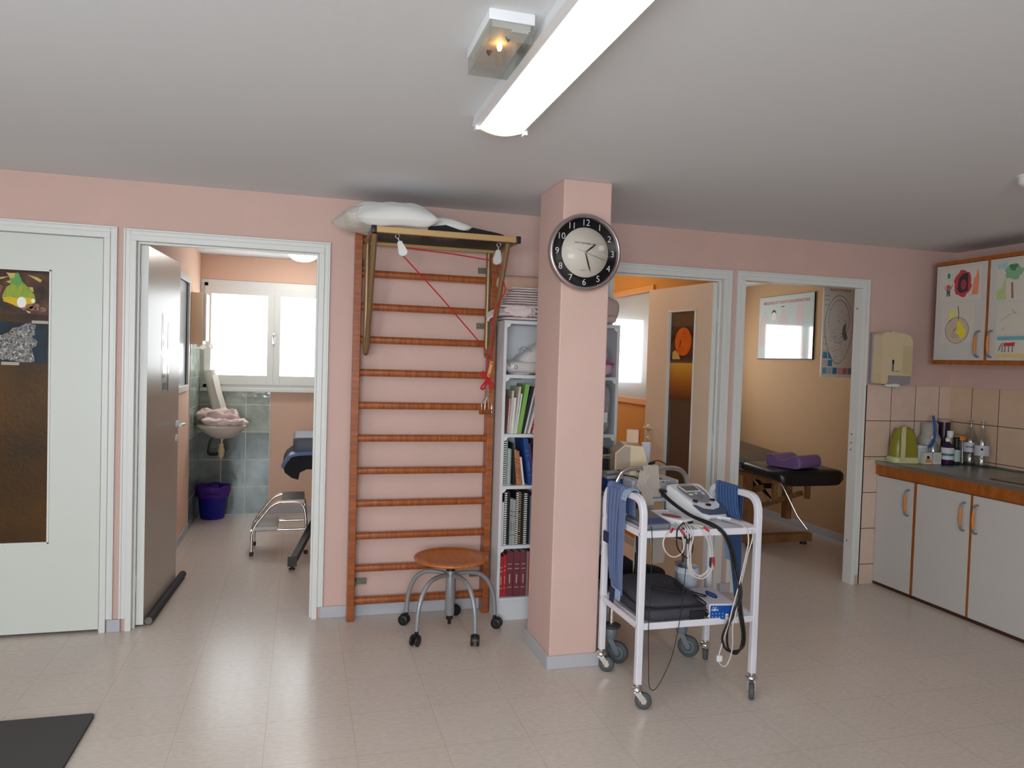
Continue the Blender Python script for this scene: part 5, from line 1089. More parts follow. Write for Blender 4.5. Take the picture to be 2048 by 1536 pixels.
# ---- lower shelf
ZL = 0.374
t = thing('carry_bag', 'dark grey padded carry bag on the lower shelf of the white trolley', 'bag', (1.63, -1.22, ZL))
GB = mat('grey_nylon', S(68, 66, 74), 0.75, bump=(250, 0.4))
b = MB(); b.at(1.642, -1.235, ZL+0.032).blob((0, 0, 0), (0.325, 0.37, 0.064), 7, 0.003, 8, seed=2, pz=5, flat=1, seg=48); obj('base_panel', b, GB, t)
b = MB(); b.at(1.635, -1.215, ZL+0.075, ry=0.05, rx=0.10).blob((0, 0, 0), (0.315, 0.35, 0.085), 4.5, 0.006, 7, seed=9, pz=2.4, seg=48, rg=20); obj('lid', b, GB, t)
b = MB(); b.tube([(1.635+0.166*math.copysign(abs(math.cos(a))**0.3, math.cos(a)), -1.235+0.187*math.copysign(abs(math.sin(a))**0.3, math.sin(a)), ZL+0.064) for a in [2*PI*k/60 for k in range(60)]], 0.0035, closed=True, n=6); obj('zip', b, BLACKP, t)
b = MB(); b.tube(spline([(1.56, -1.30, ZL+0.122), (1.58, -1.34, ZL+0.128), (1.66, -1.36, ZL+0.112), (1.72, -1.33, ZL+0.108), (1.72, -1.24, ZL+0.118)], 6), 0.009); b.tube(spline([(1.76, -1.33, ZL+0.09), (1.80, -1.35, ZL+0.082), (1.825, -1.34, ZL+0.080), (1.81, -1.32, ZL+0.082), (1.76, -1.31, ZL+0.095)], 6), 0.003); obj('handle', b, BLACKC, t)
b = MB(); b.rbox(1.695, 1.765, -1.434, -1.418, ZL+0.008, ZL+0.046, 0.006); s = obj('buckle_patch', b, BLACKC, t)
b = MB(); b.tube(arc((1.775, -1.428, ZL+0.026), 0.014, -1.4, 1.8, (1, 0, 0), (0, 0, 1), 12), 0.0028); obj('carabiner', b, CHROME, s)
t = thing('glove_box', 'white and blue box of blue disposable gloves on the lower trolley shelf', 'glove box', (1.865, -1.32, ZL))
GM = Matrix.Translation((1.866, -1.315, ZL)) @ Matrix.Rotation(math.radians(-8), 4, 'Z')
b = MB(); b.M = GM; b.box(-0.060, 0.060, -0.12, 0.12, 0, 0.072); obj('carton', b, mat('glove_carton', S(214, 206, 218), 0.5), t, bevel=0.0015)
b = MB(); b.M = GM; b.box(-0.054, 0.059, -0.1208, -0.12, 0.002, 0.064); s = obj('blue_front', b, mat('glove_blue', S(12, 76, 158), 0.45), t)
b = MB(); b.M = GM; b.text('AMPri', 0.013, (-0.033, -0.1208, 0.044), (1, 0, 0), (0, 0, 1), bold=0.0002); b.prism([(-0.046, 0.052), (-0.040, 0.058), (-0.034, 0.052), (-0.028, 0.058), (-0.022, 0.052), (-0.028, 0.055), (-0.034, 0.0495), (-0.040, 0.055)], (0, -0.1209, 0), (1, 0, 0), (0, 0, 1), 0.0004); obj('white_print', b, PAPER, s)
b = MB(); b.M = GM; b.box(0.018, 0.033, -0.1213, -0.1208, 0.003, 0.026); obj('white_square', b, PAPER, s)
for k in range(8): b = MB(); b.M = GM; x = -0.046+0.016*(k % 4); z = 0.010+0.014*(k//4); b.box(x, x+0.006, -0.1213, -0.1208, z, z+0.006); obj('pictogram', b, mat('picto', S(120, 160, 210), 0.5), s)
b = MB(); b.M = GM; b.text('100', 0.011, (0.0255, -0.1214, 0.015), (1, 0, 0), (0, 0, 1)); obj('quantity', b, OUTLINE, s)
b = MB(); b.M = GM; b.box(0.034, 0.058, -0.1212, -0.1208, 0.003, 0.028); s2 = obj('size_mark', b, OUTLINE, t)
b = MB(); b.M = GM; b.text('L', 0.015, (0.046, -0.1214, 0.017), (1, 0, 0), (0, 0, 1), bold=0.0003); obj('size_letter', b, PAPER, s2)
b = MB(); b.M = GM; b.box(-0.0606, -0.06, -0.115, -0.035, 0.004, 0.040); obj('side_print', b, mat('side_print', S(70, 70, 84), 0.5), t)
b = MB(); b.M = GM; b.prism([(0.022*math.cos(2*PI*k/28), 0.055*math.copysign(abs(math.sin(2*PI*k/28))**1.4, math.sin(2*PI*k/28))) for k in range(28)], (0.004, 0.010, 0.0715), (1, 0, 0), (0, 1, 0), 0.0014); obj('opening', b, mat('opening_dark', S(16, 26, 60), 0.6), t)
b = MB(); b.M = GM; b.blob((0.004, 0.008, 0.072), (0.030, 0.085, 0.010), 2.2, 0.004, 40, seed=3); obj('glove', b, mat('nitrile_blue', S(24, 92, 170), 0.5), t)
t = thing('white_tub', 'white round plastic tub with clear film sticking out, behind the glove box', 'tub', (1.862, -1.095, ZL))
b = MB(); b.lathe([(0.0, 0), (0.052, 0.0), (0.056, 0.006), (0.056, 0.118), (0.060, 0.120), (0.060, 0.132), (0.057, 0.134), (0.057, 0.150), (0.053, 0.150), (0.051, 0.01), (0, 0.008)], (1.862, -1.095, ZL), n=32, caps=False); obj('tub_body', b, mat('tub_white', S(206, 214, 222), 0.4), t)
b = MB(); b.ribbon(spline([(1.81, -1.10, ZL+0.10), (1.805, -1.105, ZL+0.16), (1.80, -1.11, ZL+0.185)], 4), (1, 0.3, 0), 0.05, 0.001); b.ribbon(spline([(1.84, -1.09, ZL+0.10), (1.835, -1.09, ZL+0.165)], 4), (1, -0.5, 0), 0.035, 0.001); obj('plastic_film', b, thin_glass('film', (0.82, 0.83, 0.85), 0.2, 0.1), t)
# lower shelf of the chrome trolley
b = MB(); b.blob((1.66, -0.72, 0.40), (0.20, 0.34, 0.13), 3.5, 0.01, 8, seed=51, flat=1); tag(obj('black_pouch', b, BLACKC), 'black soft pouch on the lower shelf of the chrome trolley, at the left', 'pouch')
b = MB(); b.at(1.83, -0.74, 0.385, rz=0.4, ry=0.25).blob((0, 0, 0.01), (0.20, 0.12, 0.075), 3, 0.006, 10, seed=55); tag(obj('black_case', b, BLACKC), 'long black case lying at the right of the chrome trolley lower shelf', 'case')
b = MB(); b.tube(spline([(1.652, -0.935, 0.82), (1.655, -0.94, 0.70), (1.662, -0.94, 0.55)], 6), 0.0055); b.tube([(1.662, -0.94, 0.56), (1.666, -0.94, 0.50), (1.660, -0.94, 0.44)], [0.012, 0.014, 0.016]); b.tube(spline([(1.66, -0.94, 0.45), (1.70, -0.92, 0.47), (1.74, -0.90, 0.44), (1.73, -0.88, 0.40)], 6), 0.004)
tag(obj('hanging_plug', b, BLACKP), 'black cable with a thick plug hanging in front of the chrome trolley', 'cable')

# ================================================================ KITCHENETTE
DG = mat('grey_white_laminate', S(206, 202, 198), 0.45)
HW = mat('handle_orange_wood', S(214, 132, 62), 0.4)
def bow_handle(parent, x, y, z0, z1):
    """bow handle standing off a front that faces -x"""
    b = MB()
    b.tube(spline([(x, y, z1), (x-0.018, y, z1-0.002), (x-0.030, y, z1-0.015), (x-0.034, y, z1-0.035)], 5), 0.006, n=10); b.tube(spline([(x, y, z0), (x-0.018, y, z0+0.002), (x-0.030, y, z0+0.015), (x-0.034, y, z0+0.035)], 5), 0.006, n=10)
    s = obj('handle', b, mat('handle_grey', S(140, 142, 144), 0.35, 0.5), parent)
def grip(parent, x, y, z0, z1):
    b = MB(); zm = (z0+z1)/2; b.tube([(x-0.034, y, z0+0.034), (x-0.037, y, zm), (x-0.034, y, z1-0.034)], [0.0075, 0.0088, 0.0075], n=12); obj('handle_grip', b, HW, parent)
def door_front(t, x, y0, y1, z0, z1, hy, hz0, hz1):
    d = obj('cabinet_door', MB().box(x, x+0.018, y0, y1, z0, z1), DG, t, bevel=0.001)
    bow_handle(d, x, hy, hz0, hz1); grip(d, x, hy, hz0, hz1); return d
CX = 3.985
for nm, ya, yb, drs, lb in (('a', -0.352, -0.009, [(-0.342, -0.012, -0.305)], 'base cabinet with one pale door at the tiled wall end of the kitchenette'), ('b', -1.36, -0.354, [(-0.778, -0.366, -0.742), (-1.345, -0.796, -0.832)], 'wide base cabinet with two pale doors under the sink')):
    t = thing('base_cabinet', lb, 'cabinet', (4.29, (ya+yb)/2, 0), 0, 'base cabinets of the kitchenette')
    obj('carcass', MB().box(CX+0.019, 4.592, ya, yb, 0.02, 0.786 if nm == 'a' else 0.725), ORWOOD, t)
    obj('plinth', MB().box(CX+0.012, CX+0.024, ya, yb, 0.0, 0.02), BROWN, t)
    obj('face_frame', MB().box(CX+0.004, CX+0.019, ya, yb, 0.02, 0.786), ORWOOD, t)
    obj('bottom_rail', MB().box(CX-0.010, CX+0.004, ya, yb, 0.0, 0.020), BROWN, t)
    obj('centre_strip', MB().box(CX-0.0125, CX+0.004, *((-0.352, -0.343) if nm == 'a' else (-0.795, -0.779)), 0.022, 0.776), ORWOOD, t)
    if nm == 'b': obj('side_strip', MB().box(CX-0.0125, CX+0.004, -0.365, -0.3535, 0.022, 0.776), ORWOOD, t)
    for y0, y1, hy in drs: door_front(t, CX-0.013, y0, y1, 0.022, 0.776, hy, 0.548, 0.722)
t = thing('worktop', 'stainless steel sink worktop with an orange wooden front edge', 'worktop', (4.28, -0.9, 0.79))
obj('front_edge', MB().box(3.957, 3.985, -1.365, -0.010, 0.788, 0.862), ORWOOD, t, bevel=0.002)
STN = mat('worn_steel', S(158, 164, 160), 0.33, 0.85, bump=(30, 0.15))
b = MB(); hx0, hx1, hy0, hy1 = 4.08, 4.44, -1.25, -0.80
b.box(3.952, 4.59, -0.80, -0.010, 0.862, 0.880); b.box(3.952, 4.59, -1.365, -1.25, 0.862, 0.880); b.box(3.952, 4.08, -1.25, -0.80, 0.862, 0.880); b.box(4.44, 4.59, -1.25, -0.80, 0.862, 0.880)
b.box(3.948, 3.958, -1.365, -0.010, 0.858, 0.884); b.box(4.576, 4.59, -1.365, -0.010, 0.88, 0.892)
obj('steel_top', b, STN, t, bevel=0.002)
b = MB()
def rr(x0, x1, y0, y1, r, z, n=5): 
    o = []
    for cx_, cy_, a0 in ((x1-r, y1-r, 0), (x0+r, y1-r, PI/2), (x0+r, y0+r, PI), (x1-r, y0+r, 1.5*PI)):
        o += [(cx_+r*math.cos(a0+PI/2*k/n), cy_+r*math.sin(a0+PI/2*k/n), z) for k in range(n+1)]
    return o
b.loft([rr(hx0-0.012, hx1+0.012, hy0-0.012, hy1+0.012, 0.05, 0.884), rr(hx0, hx1, hy0, hy1, 0.045, 0.880), rr(hx0+0.01, hx1-0.01, hy0+0.01, hy1-0.01, 0.045, 0.862), rr(hx0+0.02, hx1-0.02, hy0+0.02, hy1-0.02, 0.05, 0.74), rr(hx0+0.1, hx1-0.1, hy0+0.12, hy1-0.12, 0.05, 0.735)], False); obj('sink_bowl', b, STN, t)
obj('overflow', MB().lathe([(0.007, 0), (0.005, 0.0006), (0, 0.0006)], (4.06, -0.72, 0.8803), n=14), BLACKP, t)
# wall cabinets
UX = 4.27
for ya, yb, drs, lb in ((-0.967, -0.150, [(-0.556, -0.162, -0.520, 1), (-0.956, -0.578, -0.612, 2)], 'wall cabinet with children drawings on its two doors'),):
    t = thing('wall_cabinet', lb, 'cabinet', (4.43, (ya+yb)/2, 1.58))
    obj('carcass', MB().box(UX+0.012, 4.598, ya, yb, 1.585, 2.285), ORWOOD, t)
    obj('light_rail', MB().box(UX-0.008, UX+0.012, ya, yb, 1.580, 1.607), ORWOOD, t); obj('top_rail', MB().box(UX-0.004, UX+0.012, ya, yb, 2.262, 2.287), ORWOOD, t); obj('centre_strip', MB().box(UX-0.004, UX+0.012, -0.577, -0.557, 1.607, 2.262), ORWOOD, t)
    for y0, y1, hy, _ in drs: door_front(t, UX-0.006, y0, y1, 1.610, 2.258, hy, 1.632, 1.80)
# drawings on paper, fixed to the wall cabinet doors (faces -x; u = -y to the right, v = z)
DX = UX-0.0068
def sheet(name, y0, y1, z0, z1, label):
    t = thing(name, label, 'drawing', (DX, (y0+y1)/2, z0), 0, 'drawings on the wall cabinet')
    obj('paper', MB().box(DX-0.0006, DX, y0, y1, z0, z1), mat('drawing_paper', S(214, 208, 196), 0.8), t); return t
def dpoly(t, name, pts, rgb, lift=0.001):
    b = MB(); b.prism([(-p[0], p[1]) for p in pts], (DX-lift, 0, 0), (0, -1, 0), (0, 0, 1), 0.0004); return obj(name, b, mat('crayon_%d_%d_%d' % rgb, S(*rgb), 0.85, var=(tuple(min(1, c*1.35+0.04) for c in S(*rgb)), 160, (1, 1, 4))), t)
def dline(t, name, pts, rgb, r=0.0012, lift=0.0016):
    b = MB(); b.tube([(DX-lift, p[0], p[1]) for p in pts], r, n=5); return obj(name, b, mat('crayon_%d_%d_%d' % rgb, S(*rgb), 0.85), t)
def ell(cy, cz, ry, rz, n=24, jag=0, a0=0):
    return [(cy+(ry+(jag*((k*7919) % 5-2)))*math.cos(a0+2*PI*k/n), cz+(rz+(jag*((k*104729) % 5-2)))*math.sin(a0+2*PI*k/n)) for k in range(n)]
t = sheet('castle_drawing', -0.52, -0.195, 2.01, 2.235, 'child drawing of a red and black shape beside an orange tower, upper left door')
dpoly(t, 'red_halo', ell(-0.375, 2.125, 0.068, 0.090, 30, 0.003), (176, 52, 60)); dpoly(t, 'black_gate', [(-0.335, 2.085), (-0.345, 2.165), (-0.375, 2.19), (-0.415, 2.195), (-0.418, 2.075), (-0.36, 2.06)][::-1], (52, 34, 38), 0.0015)
dpoly(t, 'red_centre', ell(-0.383, 2.118, 0.022, 0.034), (150, 50, 66), 0.002); dpoly(t, 'orange_tower', [(-0.447, 2.045), (-0.495, 2.045), (-0.500, 2.16), (-0.485, 2.22), (-0.475, 2.16), (-0.462, 2.155)][::-1], (214, 128, 92))
dpoly(t, 'teal_spot', ell(-0.262, 2.185, 0.012, 0.020, 14), (40, 120, 130)); dpoly(t, 'figure_head', ell(-0.262, 2.105, 0.018, 0.022, 14, 0.002), (176, 84, 92)); dpoly(t, 'figure_legs', [(-0.250, 2.085), (-0.248, 2.045), (-0.257, 2.045), (-0.262, 2.07), (-0.268, 2.045), (-0.278, 2.045), (-0.276, 2.085)][::-1], (70, 76, 92))
dline(t, 'figure_arm', [(-0.250, 2.085), (-0.236, 2.10), (-0.226, 2.115)], (60, 40, 40)); dline(t, 'figure_arm', [(-0.275, 2.085), (-0.288, 2.105), (-0.296, 2.125)], (60, 40, 40))
t = sheet('apple_drawing', -0.48, -0.215, 1.725, 1.995, 'child drawing of a patterned apple with a yellow patch and leaf, lower left door')
dpoly(t, 'apple', ell(-0.345, 1.812, 0.092, 0.088, 30), (186, 168, 152)); dpoly(t, 'yellow_patch', [(-0.34, 1.87), (-0.375, 1.875), (-0.395, 1.83), (-0.418, 1.80), (-0.405, 1.765), (-0.375, 1.755), (-0.36, 1.785), (-0.335, 1.79), (-0.350, 1.82)][::-1], (216, 200, 40), 0.0015)
dpoly(t, 'leaf', [(-0.345, 1.945), (-0.315, 1.955), (-0.285, 1.95), (-0.272, 1.91), (-0.285, 1.87), (-0.31, 1.895), (-0.33, 1.915)], (204, 204, 120)); dline(t, 'outline', ell(-0.345, 1.812, 0.092, 0.088, 30)+[(-0.253, 1.812)], (96, 80, 84)); dline(t, 'stem', [(-0.355, 1.885), (-0.356, 1.93), (-0.348, 1.965), (-0.345, 1.975)], (110, 70, 50), 0.0022); dline(t, 'swirl', [(-0.325+0.002*k**0.9*math.cos(k*0.6), 1.775+0.002*k**0.9*math.sin(k*0.6)) for k in range(18)], (140, 104, 110)); dline(t, 'mark', [(-0.325, 1.82), (-0.318, 1.805), (-0.340, 1.83)], (60, 50, 50), 0.0015)
t = sheet('palm_drawing', -0.90, -0.625, 1.985, 2.235, 'child drawing of a green palm tree and grass, upper right door')
dpoly(t, 'foliage', ell(-0.745, 2.165, 0.060, 0.048, 24, 0.004), (120, 164, 124)); dpoly(t, 'grass', [(-0.632, 1.995), (-0.632, 2.06), (-0.665, 2.065), (-0.69, 2.14), (-0.70, 1.995)][::-1], (170, 184, 124)); dpoly(t, 'sky', [(-0.63, 2.19), (-0.63, 2.225), (-0.70, 2.228), (-0.70, 2.195)][::-1], (150, 184, 190)); dpoly(t, 'trunk', [(-0.735, 2.0), (-0.728, 2.10), (-0.742, 2.10), (-0.750, 2.0)][::-1], (150, 96, 70)); dpoly(t, 'dark_crown', ell(-0.740, 2.195, 0.030, 0.020, 16, 0.003), (60, 120, 84), 0.0015)
t = sheet('animal_drawing', -0.90, -0.64, 1.625, 1.765, 'child drawing of a red four-legged animal on sand under blue sky, lower right door')
dpoly(t, 'sky', [(-0.65, 1.738), (-0.65, 1.762), (-0.895, 1.762), (-0.895, 1.738)][::-1], (96, 156, 170)); dpoly(t, 'sand', [(-0.645, 1.628), (-0.645, 1.652), (-0.895, 1.655), (-0.895, 1.628)], (206, 180, 110)); dpoly(t, 'body', [(-0.695, 1.700), (-0.70, 1.722), (-0.74, 1.722), (-0.775, 1.725), (-0.772, 1.700)][::-1], (184, 40, 50))
for y in (-0.685, -0.705, -0.73, -0.755): dpoly(t, 'leg', [(y, 1.662), (y-0.002, 1.705), (y-0.008, 1.705), (y-0.008, 1.662)][::-1], (110, 90, 100), 0.0014)
dline(t, 'trunk', [(-0.69, 1.72), (-0.675, 1.70), (-0.665, 1.672)], (100, 100, 104), 0.003)
t = sheet('line_drawing', -0.90, -0.64, 1.775, 1.975, 'faint pencil drawing of crossing lines, middle of the right door')
dline(t, 'pencil_line', [(-0.665, 1.86), (-0.72, 1.895), (-0.77, 1.91)], (150, 130, 130), 0.0009); dline(t, 'pencil_line', [(-0.675, 1.80), (-0.70, 1.82)], (150, 130, 130), 0.0009); dline(t, 'pencil_line', [(-0.745, 1.93), (-0.775, 1.90)], (170, 130, 140), 0.0012)
# towel dispenser
t = thing('towel_dispenser', 'cream paper towel dispenser with a grey lower edge on the wall above the tiles', 'dispenser', (3.995, 0, 1.425))
obj('back_plate', MB().rbox(3.862, 4.135, -0.03, -0.001, 1.428, 1.790, 0.006), mat('dispenser_grey', S(150, 144, 150), 0.5), t)
b = MB(); b.prism([(3.868, 1.492), (4.130, 1.492), (4.130, 1.735), (4.105, 1.775), (4.04, 1.792), (3.895, 1.792), (3.868, 1.775)], (0, -0.115, 0), (1, 0, 0), (0, 0, 1), -0.10); b.prism([(3.866, 1.45), (3.875, 1.432), (3.915, 1.432), (3.925, 1.45), (3.925, 1.50), (3.866, 1.50)], (0, -0.118, 0), (1, 0, 0), (0, 0, 1), -0.10); obj('cover', b, CREAM, t, bevel=0.008)
obj('lower_edge', MB().box(3.925, 4.128, -0.108, -0.03, 1.432, 1.494), mat('dispenser_grey', S(150, 144, 150), 0.5), t)
obj('raised_panel', MB().box(4.045, 4.126, -0.1175, -0.115, 1.505, 1.70), mat('cream_shade', S(200, 184, 144), 0.45), t)
s = obj('level_window', MB().box(3.957, 3.974, -0.1165, -0.115, 1.52, 1.602), mat('window_grey', S(120, 118, 120), 0.3), t); obj('refill_level', MB().box(3.958, 3.973, -0.118, -0.1165, 1.572, 1.601), BLACKP, s)
obj('push_slot', MB().box(3.985, 4.023, -0.1165, -0.115, 1.521, 1.524), BLACKP, t); obj('lock', MB().blob((3.99, -0.08, 1.794), (0.034, 0.04, 0.024), 2.5), CREAM, t)
b = MB(); b.blob((3.985, -0.095, 1.424), (0.13, 0.05, 0.028), 2, 0.008, 26, seed=4); obj('towel_tip', b, PAPER, t)

# ---- things on the worktop
ZC = 0.882
LIME = mat('lime_translucent', S(150, 142, 44), 0.25, alpha=0.86); PALEY = mat('pale_yellow', S(206, 202, 150), 0.35)
t = thing('lime_case', 'lime green translucent domed appliance with a pale strap handle on the worktop', 'appliance', (4.10, -0.10, ZC))
LM = Matrix.Translation((4.098, -0.105, ZC)) @ Matrix.Rotation(math.radians(-14), 4, 'Z')
def dome(s, h, z0=0.035):
    r = []
    for k in range(8):
        q = k/7; w = (1-q**2.6*0.42); r.append([(x*w, y*w, z0+h*q) for x, y, _ in rr(-0.095*s, 0.095*s, -0.06*s, 0.06*s, 0.045*s, 0)])
    return r
b = MB(); b.M = LM; b.loft(dome(0.97, 0.205), True); obj('dome', b, LIME, t)
b = MB(); b.M = LM; b.loft([rr(-0.10, 0.10, -0.065, 0.065, 0.045, 0.0), rr(-0.104, 0.104, -0.068, 0.068, 0.045, 0.012), rr(-0.102, 0.102, -0.066, 0.066, 0.045, 0.036), rr(-0.092, 0.092, -0.058, 0.058, 0.045, 0.042)], True); obj('base', b, PALEY, t)
b = MB(); b.M = LM; b.ribbon(spline([(-0.045, -0.070, 0.02), (-0.048, -0.078, 0.12), (-0.042, -0.066, 0.19), (-0.025, -0.04, 0.238), (0.005, -0.01, 0.252), (0.05, 0.02, 0.238)], 6), (1, 0.15, 0), 0.034, 0.006); obj('strap_handle', b, PALEY, t)
b = MB(); b.tube(spline([(4.02, -0.06, ZC+0.006), (3.99, -0.04, ZC+0.004), (3.965, -0.035, ZC+0.006), (3.94, -0.02, 0.893), (3.90, -0.018, 0.893), (3.862, -0.026, 0.892)], 5), 0.0035, n=6); obj('cord', b, PALEY, t)
def bottle(name, label, x, y, prof, bm, label_m=None, lz=None, lr=None, cap=None, capm=None, cat='bottle', group=None, extra=None):
    t = thing(name, label, cat, (x, y, ZC), 0, group)
    obj('body', MB().lathe(prof, (x, y, ZC), n=28, caps=False), bm, t)
    if lz: obj('label_band', MB().lathe([(lr, lz[0]), (lr, lz[1])], (x, y, ZC), n=28, caps=False), label_m, t)
    if cap: obj('cap', MB().lathe([(cap[0], cap[1]), (cap[0], cap[2]), (cap[0]*0.9, cap[2]+0.003)], (x, y, ZC), n=20), capm, t)
    if extra: extra(t)
    return t
CARTON = mat('carton_white', S(206, 204, 200), 0.6)
def carton(label, x, y, rz, w, d, h, kind):
    t = thing('carton', label, 'box', (x, y, ZC), 0, 'small cartons on the worktop')
    M_ = Matrix.Translation((x, y, ZC)) @ Matrix.Rotation(rz, 4, 'Z'); b = MB(); b.M = M_; b.box(-w/2, w/2, -d/2, d/2, 0, h); obj('carton_body', b, CARTON, t, bevel=0.001)
    b = MB(); b.M = M_
    if kind:
        b.box(-w*0.30, w*0.42, -d/2-0.0006, -d/2, h*0.14, h*0.42); obj('orange_label', b, mat('orange_label', S(224, 138, 40), 0.5), t)
        b = MB(); b.M = M_; b.box(-w*0.12, w*0.20, -d/2-0.0006, -d/2, h*0.46, h*0.72); obj('black_mark', b, OUTLINE, t)
    else:
        for q in (0.3, 0.42, 0.54, 0.66, 0.8): b.box(-w*0.34, w*0.34, -d/2-0.0006, -d/2, h*q, h*q+0.002)
        obj('small_print', b, mat('print_grey', S(150, 150, 154), 0.6), t)
carton('little white carton with an orange and black mark on the worktop', 4.215, -0.180, -0.15, 0.062, 0.06, 0.080, 1)
carton('little white carton with plain grey print, right of the orange-marked one', 4.284, -0.193, -0.15, 0.060, 0.06, 0.082, 0)
def ext(t):
    for k, (dx, dz) in enumerate(((-0.03, 0.19), (0.015, 0.20), (0.0, 0.175))): obj('stirrer', MB().cyl((4.21, -0.065, ZC+0.03), (4.21+dx, -0.065+0.01*k, ZC+dz), 0.003, n=8), WHITEP, t)
bottle('glass_beaker', 'clear beaker holding stirrers beside the lime appliance', 4.21, -0.065, [(0.0, 0.002), (0.038, 0.002), (0.042, 0.02), (0.044, 0.135), (0.046, 0.138)], BOTTLEG, cat='beaker', extra=ext)
def ext(t):
    b = MB(); b.tube(spline([(4.24, -0.170, ZC+0.115), (4.27, -0.172, ZC+0.125), (4.30, -0.165, ZC+0.165), (4.318, -0.155, ZC+0.215), (4.318, -0.15, ZC+0.27), (4.305, -0.145, ZC+0.335)], 6), 0.0085); obj('blue_hose', b, mat('hose_blue', S(36, 84, 156), 0.4), t)
bottle('white_canister', 'white lidded canister with a curved blue hose rising from it', 4.22, -0.125, [(0.0, 0.0), (0.050, 0.0), (0.052, 0.006), (0.052, 0.105), (0.054, 0.107), (0.054, 0.125), (0.0, 0.128)], mat('canister_white', S(190, 194, 200), 0.45), cat='canister', extra=ext)
def ext(t):
    b = MB(); b.tube(arc((4.372, -0.075, ZC+0.13), 0.085, 0.25, PI-0.2, (1, 0, 0), (0, 0, 1), 14), 0.004, n=8); obj('wire_handle', b, mat('handle_cream', S(196, 194, 170), 0.4), t)
bottle('translucent_jug', 'large translucent whitish jug with a curved carrying handle', 4.355, -0.07, [(0.0, 0.0), (0.072, 0.0), (0.075, 0.01), (0.075, 0.16), (0.066, 0.18), (0.056, 0.19), (0.056, 0.275), (0.0, 0.28)], mat('jug_translucent', S(196, 190, 184), 0.35, alpha=0.8), cat='jug', extra=ext)
bottle('clear_bottle', 'clear bottle with a white cap behind the two cartons', 4.315, -0.148, [(0.0, 0.002), (0.030, 0.002), (0.033, 0.012), (0.033, 0.13), (0.024, 0.150), (0.013, 0.158), (0.013, 0.168)], BOTTLEG, cap=(0.015, 0.168, 0.190), capm=WHITEP)
bottle('purple_bottle', 'dark purple bottle with white and teal label and white cap', 4.372, -0.215, [(0.0, 0.0), (0.038, 0.0), (0.041, 0.008), (0.041, 0.115), (0.030, 0.140), (0.014, 0.150), (0.013, 0.162)], mat('purple_liquid', S(52, 28, 66), 0.15), mat('label_white', S(214, 212, 210), 0.5), (0.035, 0.118), 0.0416, (0.0165, 0.160, 0.182), WHITEP,
    extra=lambda t: obj('teal_stripe', MB().lathe([(0.0420, 0.062), (0.0420, 0.078)], (4.372, -0.215, ZC), n=28, caps=False), mat('teal_stripe', S(40, 124, 134), 0.5), t))
bottle('dropper_bottle', 'small pale-labelled bottle with a tall black cap right of the purple bottle', 4.436, -0.228, [(0.0, 0.0), (0.024, 0.0), (0.026, 0.006), (0.026, 0.110), (0.018, 0.120)], mat('dark_glass', S(40, 36, 36), 0.15), mat('label_pale', S(176, 190, 188), 0.5), (0.022, 0.104), 0.0266, (0.017, 0.118, 0.190), BLACKP)
bottle('dark_canister', 'tall dark purple-black cylinder with a pale lid against the corner tiles', 4.50, -0.055, [(0.0, 0.0), (0.040, 0.0), (0.041, 0.01), (0.041, 0.285)], mat('aubergine', S(44, 30, 44), 0.3), cap=(0.040, 0.285, 0.302), capm=mat('lid_pale', S(170, 160, 158), 0.4), cat='canister')
bottle('green_carton_bottle', 'pale green bottle with a white slanted cap behind the dropper bottle', 4.47, -0.14, [(0.0, 0.0), (0.026, 0.0), (0.028, 0.008), (0.028, 0.165), (0.020, 0.18)], mat('pale_green', S(158, 162, 108), 0.4), cap=(0.022, 0.180, 0.225), capm=WHITEP)
bottle('cork_jar', 'clear jar with a wide orange-brown lid next to the water bottles', 4.50, -0.20, [(0.0, 0.002), (0.034, 0.002), (0.036, 0.01), (0.036, 0.165), (0.038, 0.17)], BOTTLEG, cap=(0.042, 0.168, 0.198), capm=mat('orange_lid', S(200, 128, 52), 0.45), cat='jar',
    extra=lambda t: obj('white_stick', MB().cyl((4.485, -0.236, ZC+0.01), (4.487, -0.225, ZC+0.165), 0.004, n=8), WHITEP, t))
PP = [(0.0, 0.002), (0.040, 0.002), (0.045, 0.012), (0.045, 0.07), (0.042, 0.075), (0.045, 0.08), (0.045, 0.165), (0.040, 0.195), (0.024, 0.235), (0.015, 0.27), (0.0135, 0.29), (0.0155, 0.293), (0.0155, 0.303), (0.0135, 0.305), (0.0135, 0.318)]
LBL = mat('bottle_label', S(200, 196, 204), 0.5)
def ext(t):
    b = MB(); b.text('APAISIL', 0.017, (4.535-0.73*0.0472, -0.248-0.68*0.0472, ZC+0.128), (0.68, -0.73, 0), (0, 0, 1), bold=0.0003); obj('lettering', b, OUTLINE, t)
bottle('water_bottle', 'empty clear plastic bottle with a lettered white label, the left of two', 4.535, -0.248, PP, BOTTLEG, LBL, (0.092, 0.160), 0.0462, group='empty clear bottles by the sink', extra=ext)
def ext(t):
    b = MB(); b.prism([(0.008*math.cos(2*PI*k/16), 0.008*math.sin(2*PI*k/16)) for k in range(16)], (4.515-0.75*0.0472, -0.36-0.66*0.0472, ZC+0.125), (0.66, -0.75, 0), (0, 0, 1), 0.0008); obj('round_mark', b, OUTLINE, t)
bottle('water_bottle', 'empty clear plastic bottle with a plain white label, the right one nearer the sink', 4.515, -0.36, PP, BOTTLEG, LBL, (0.080, 0.150), 0.0462, group='empty clear bottles by the sink', extra=ext)

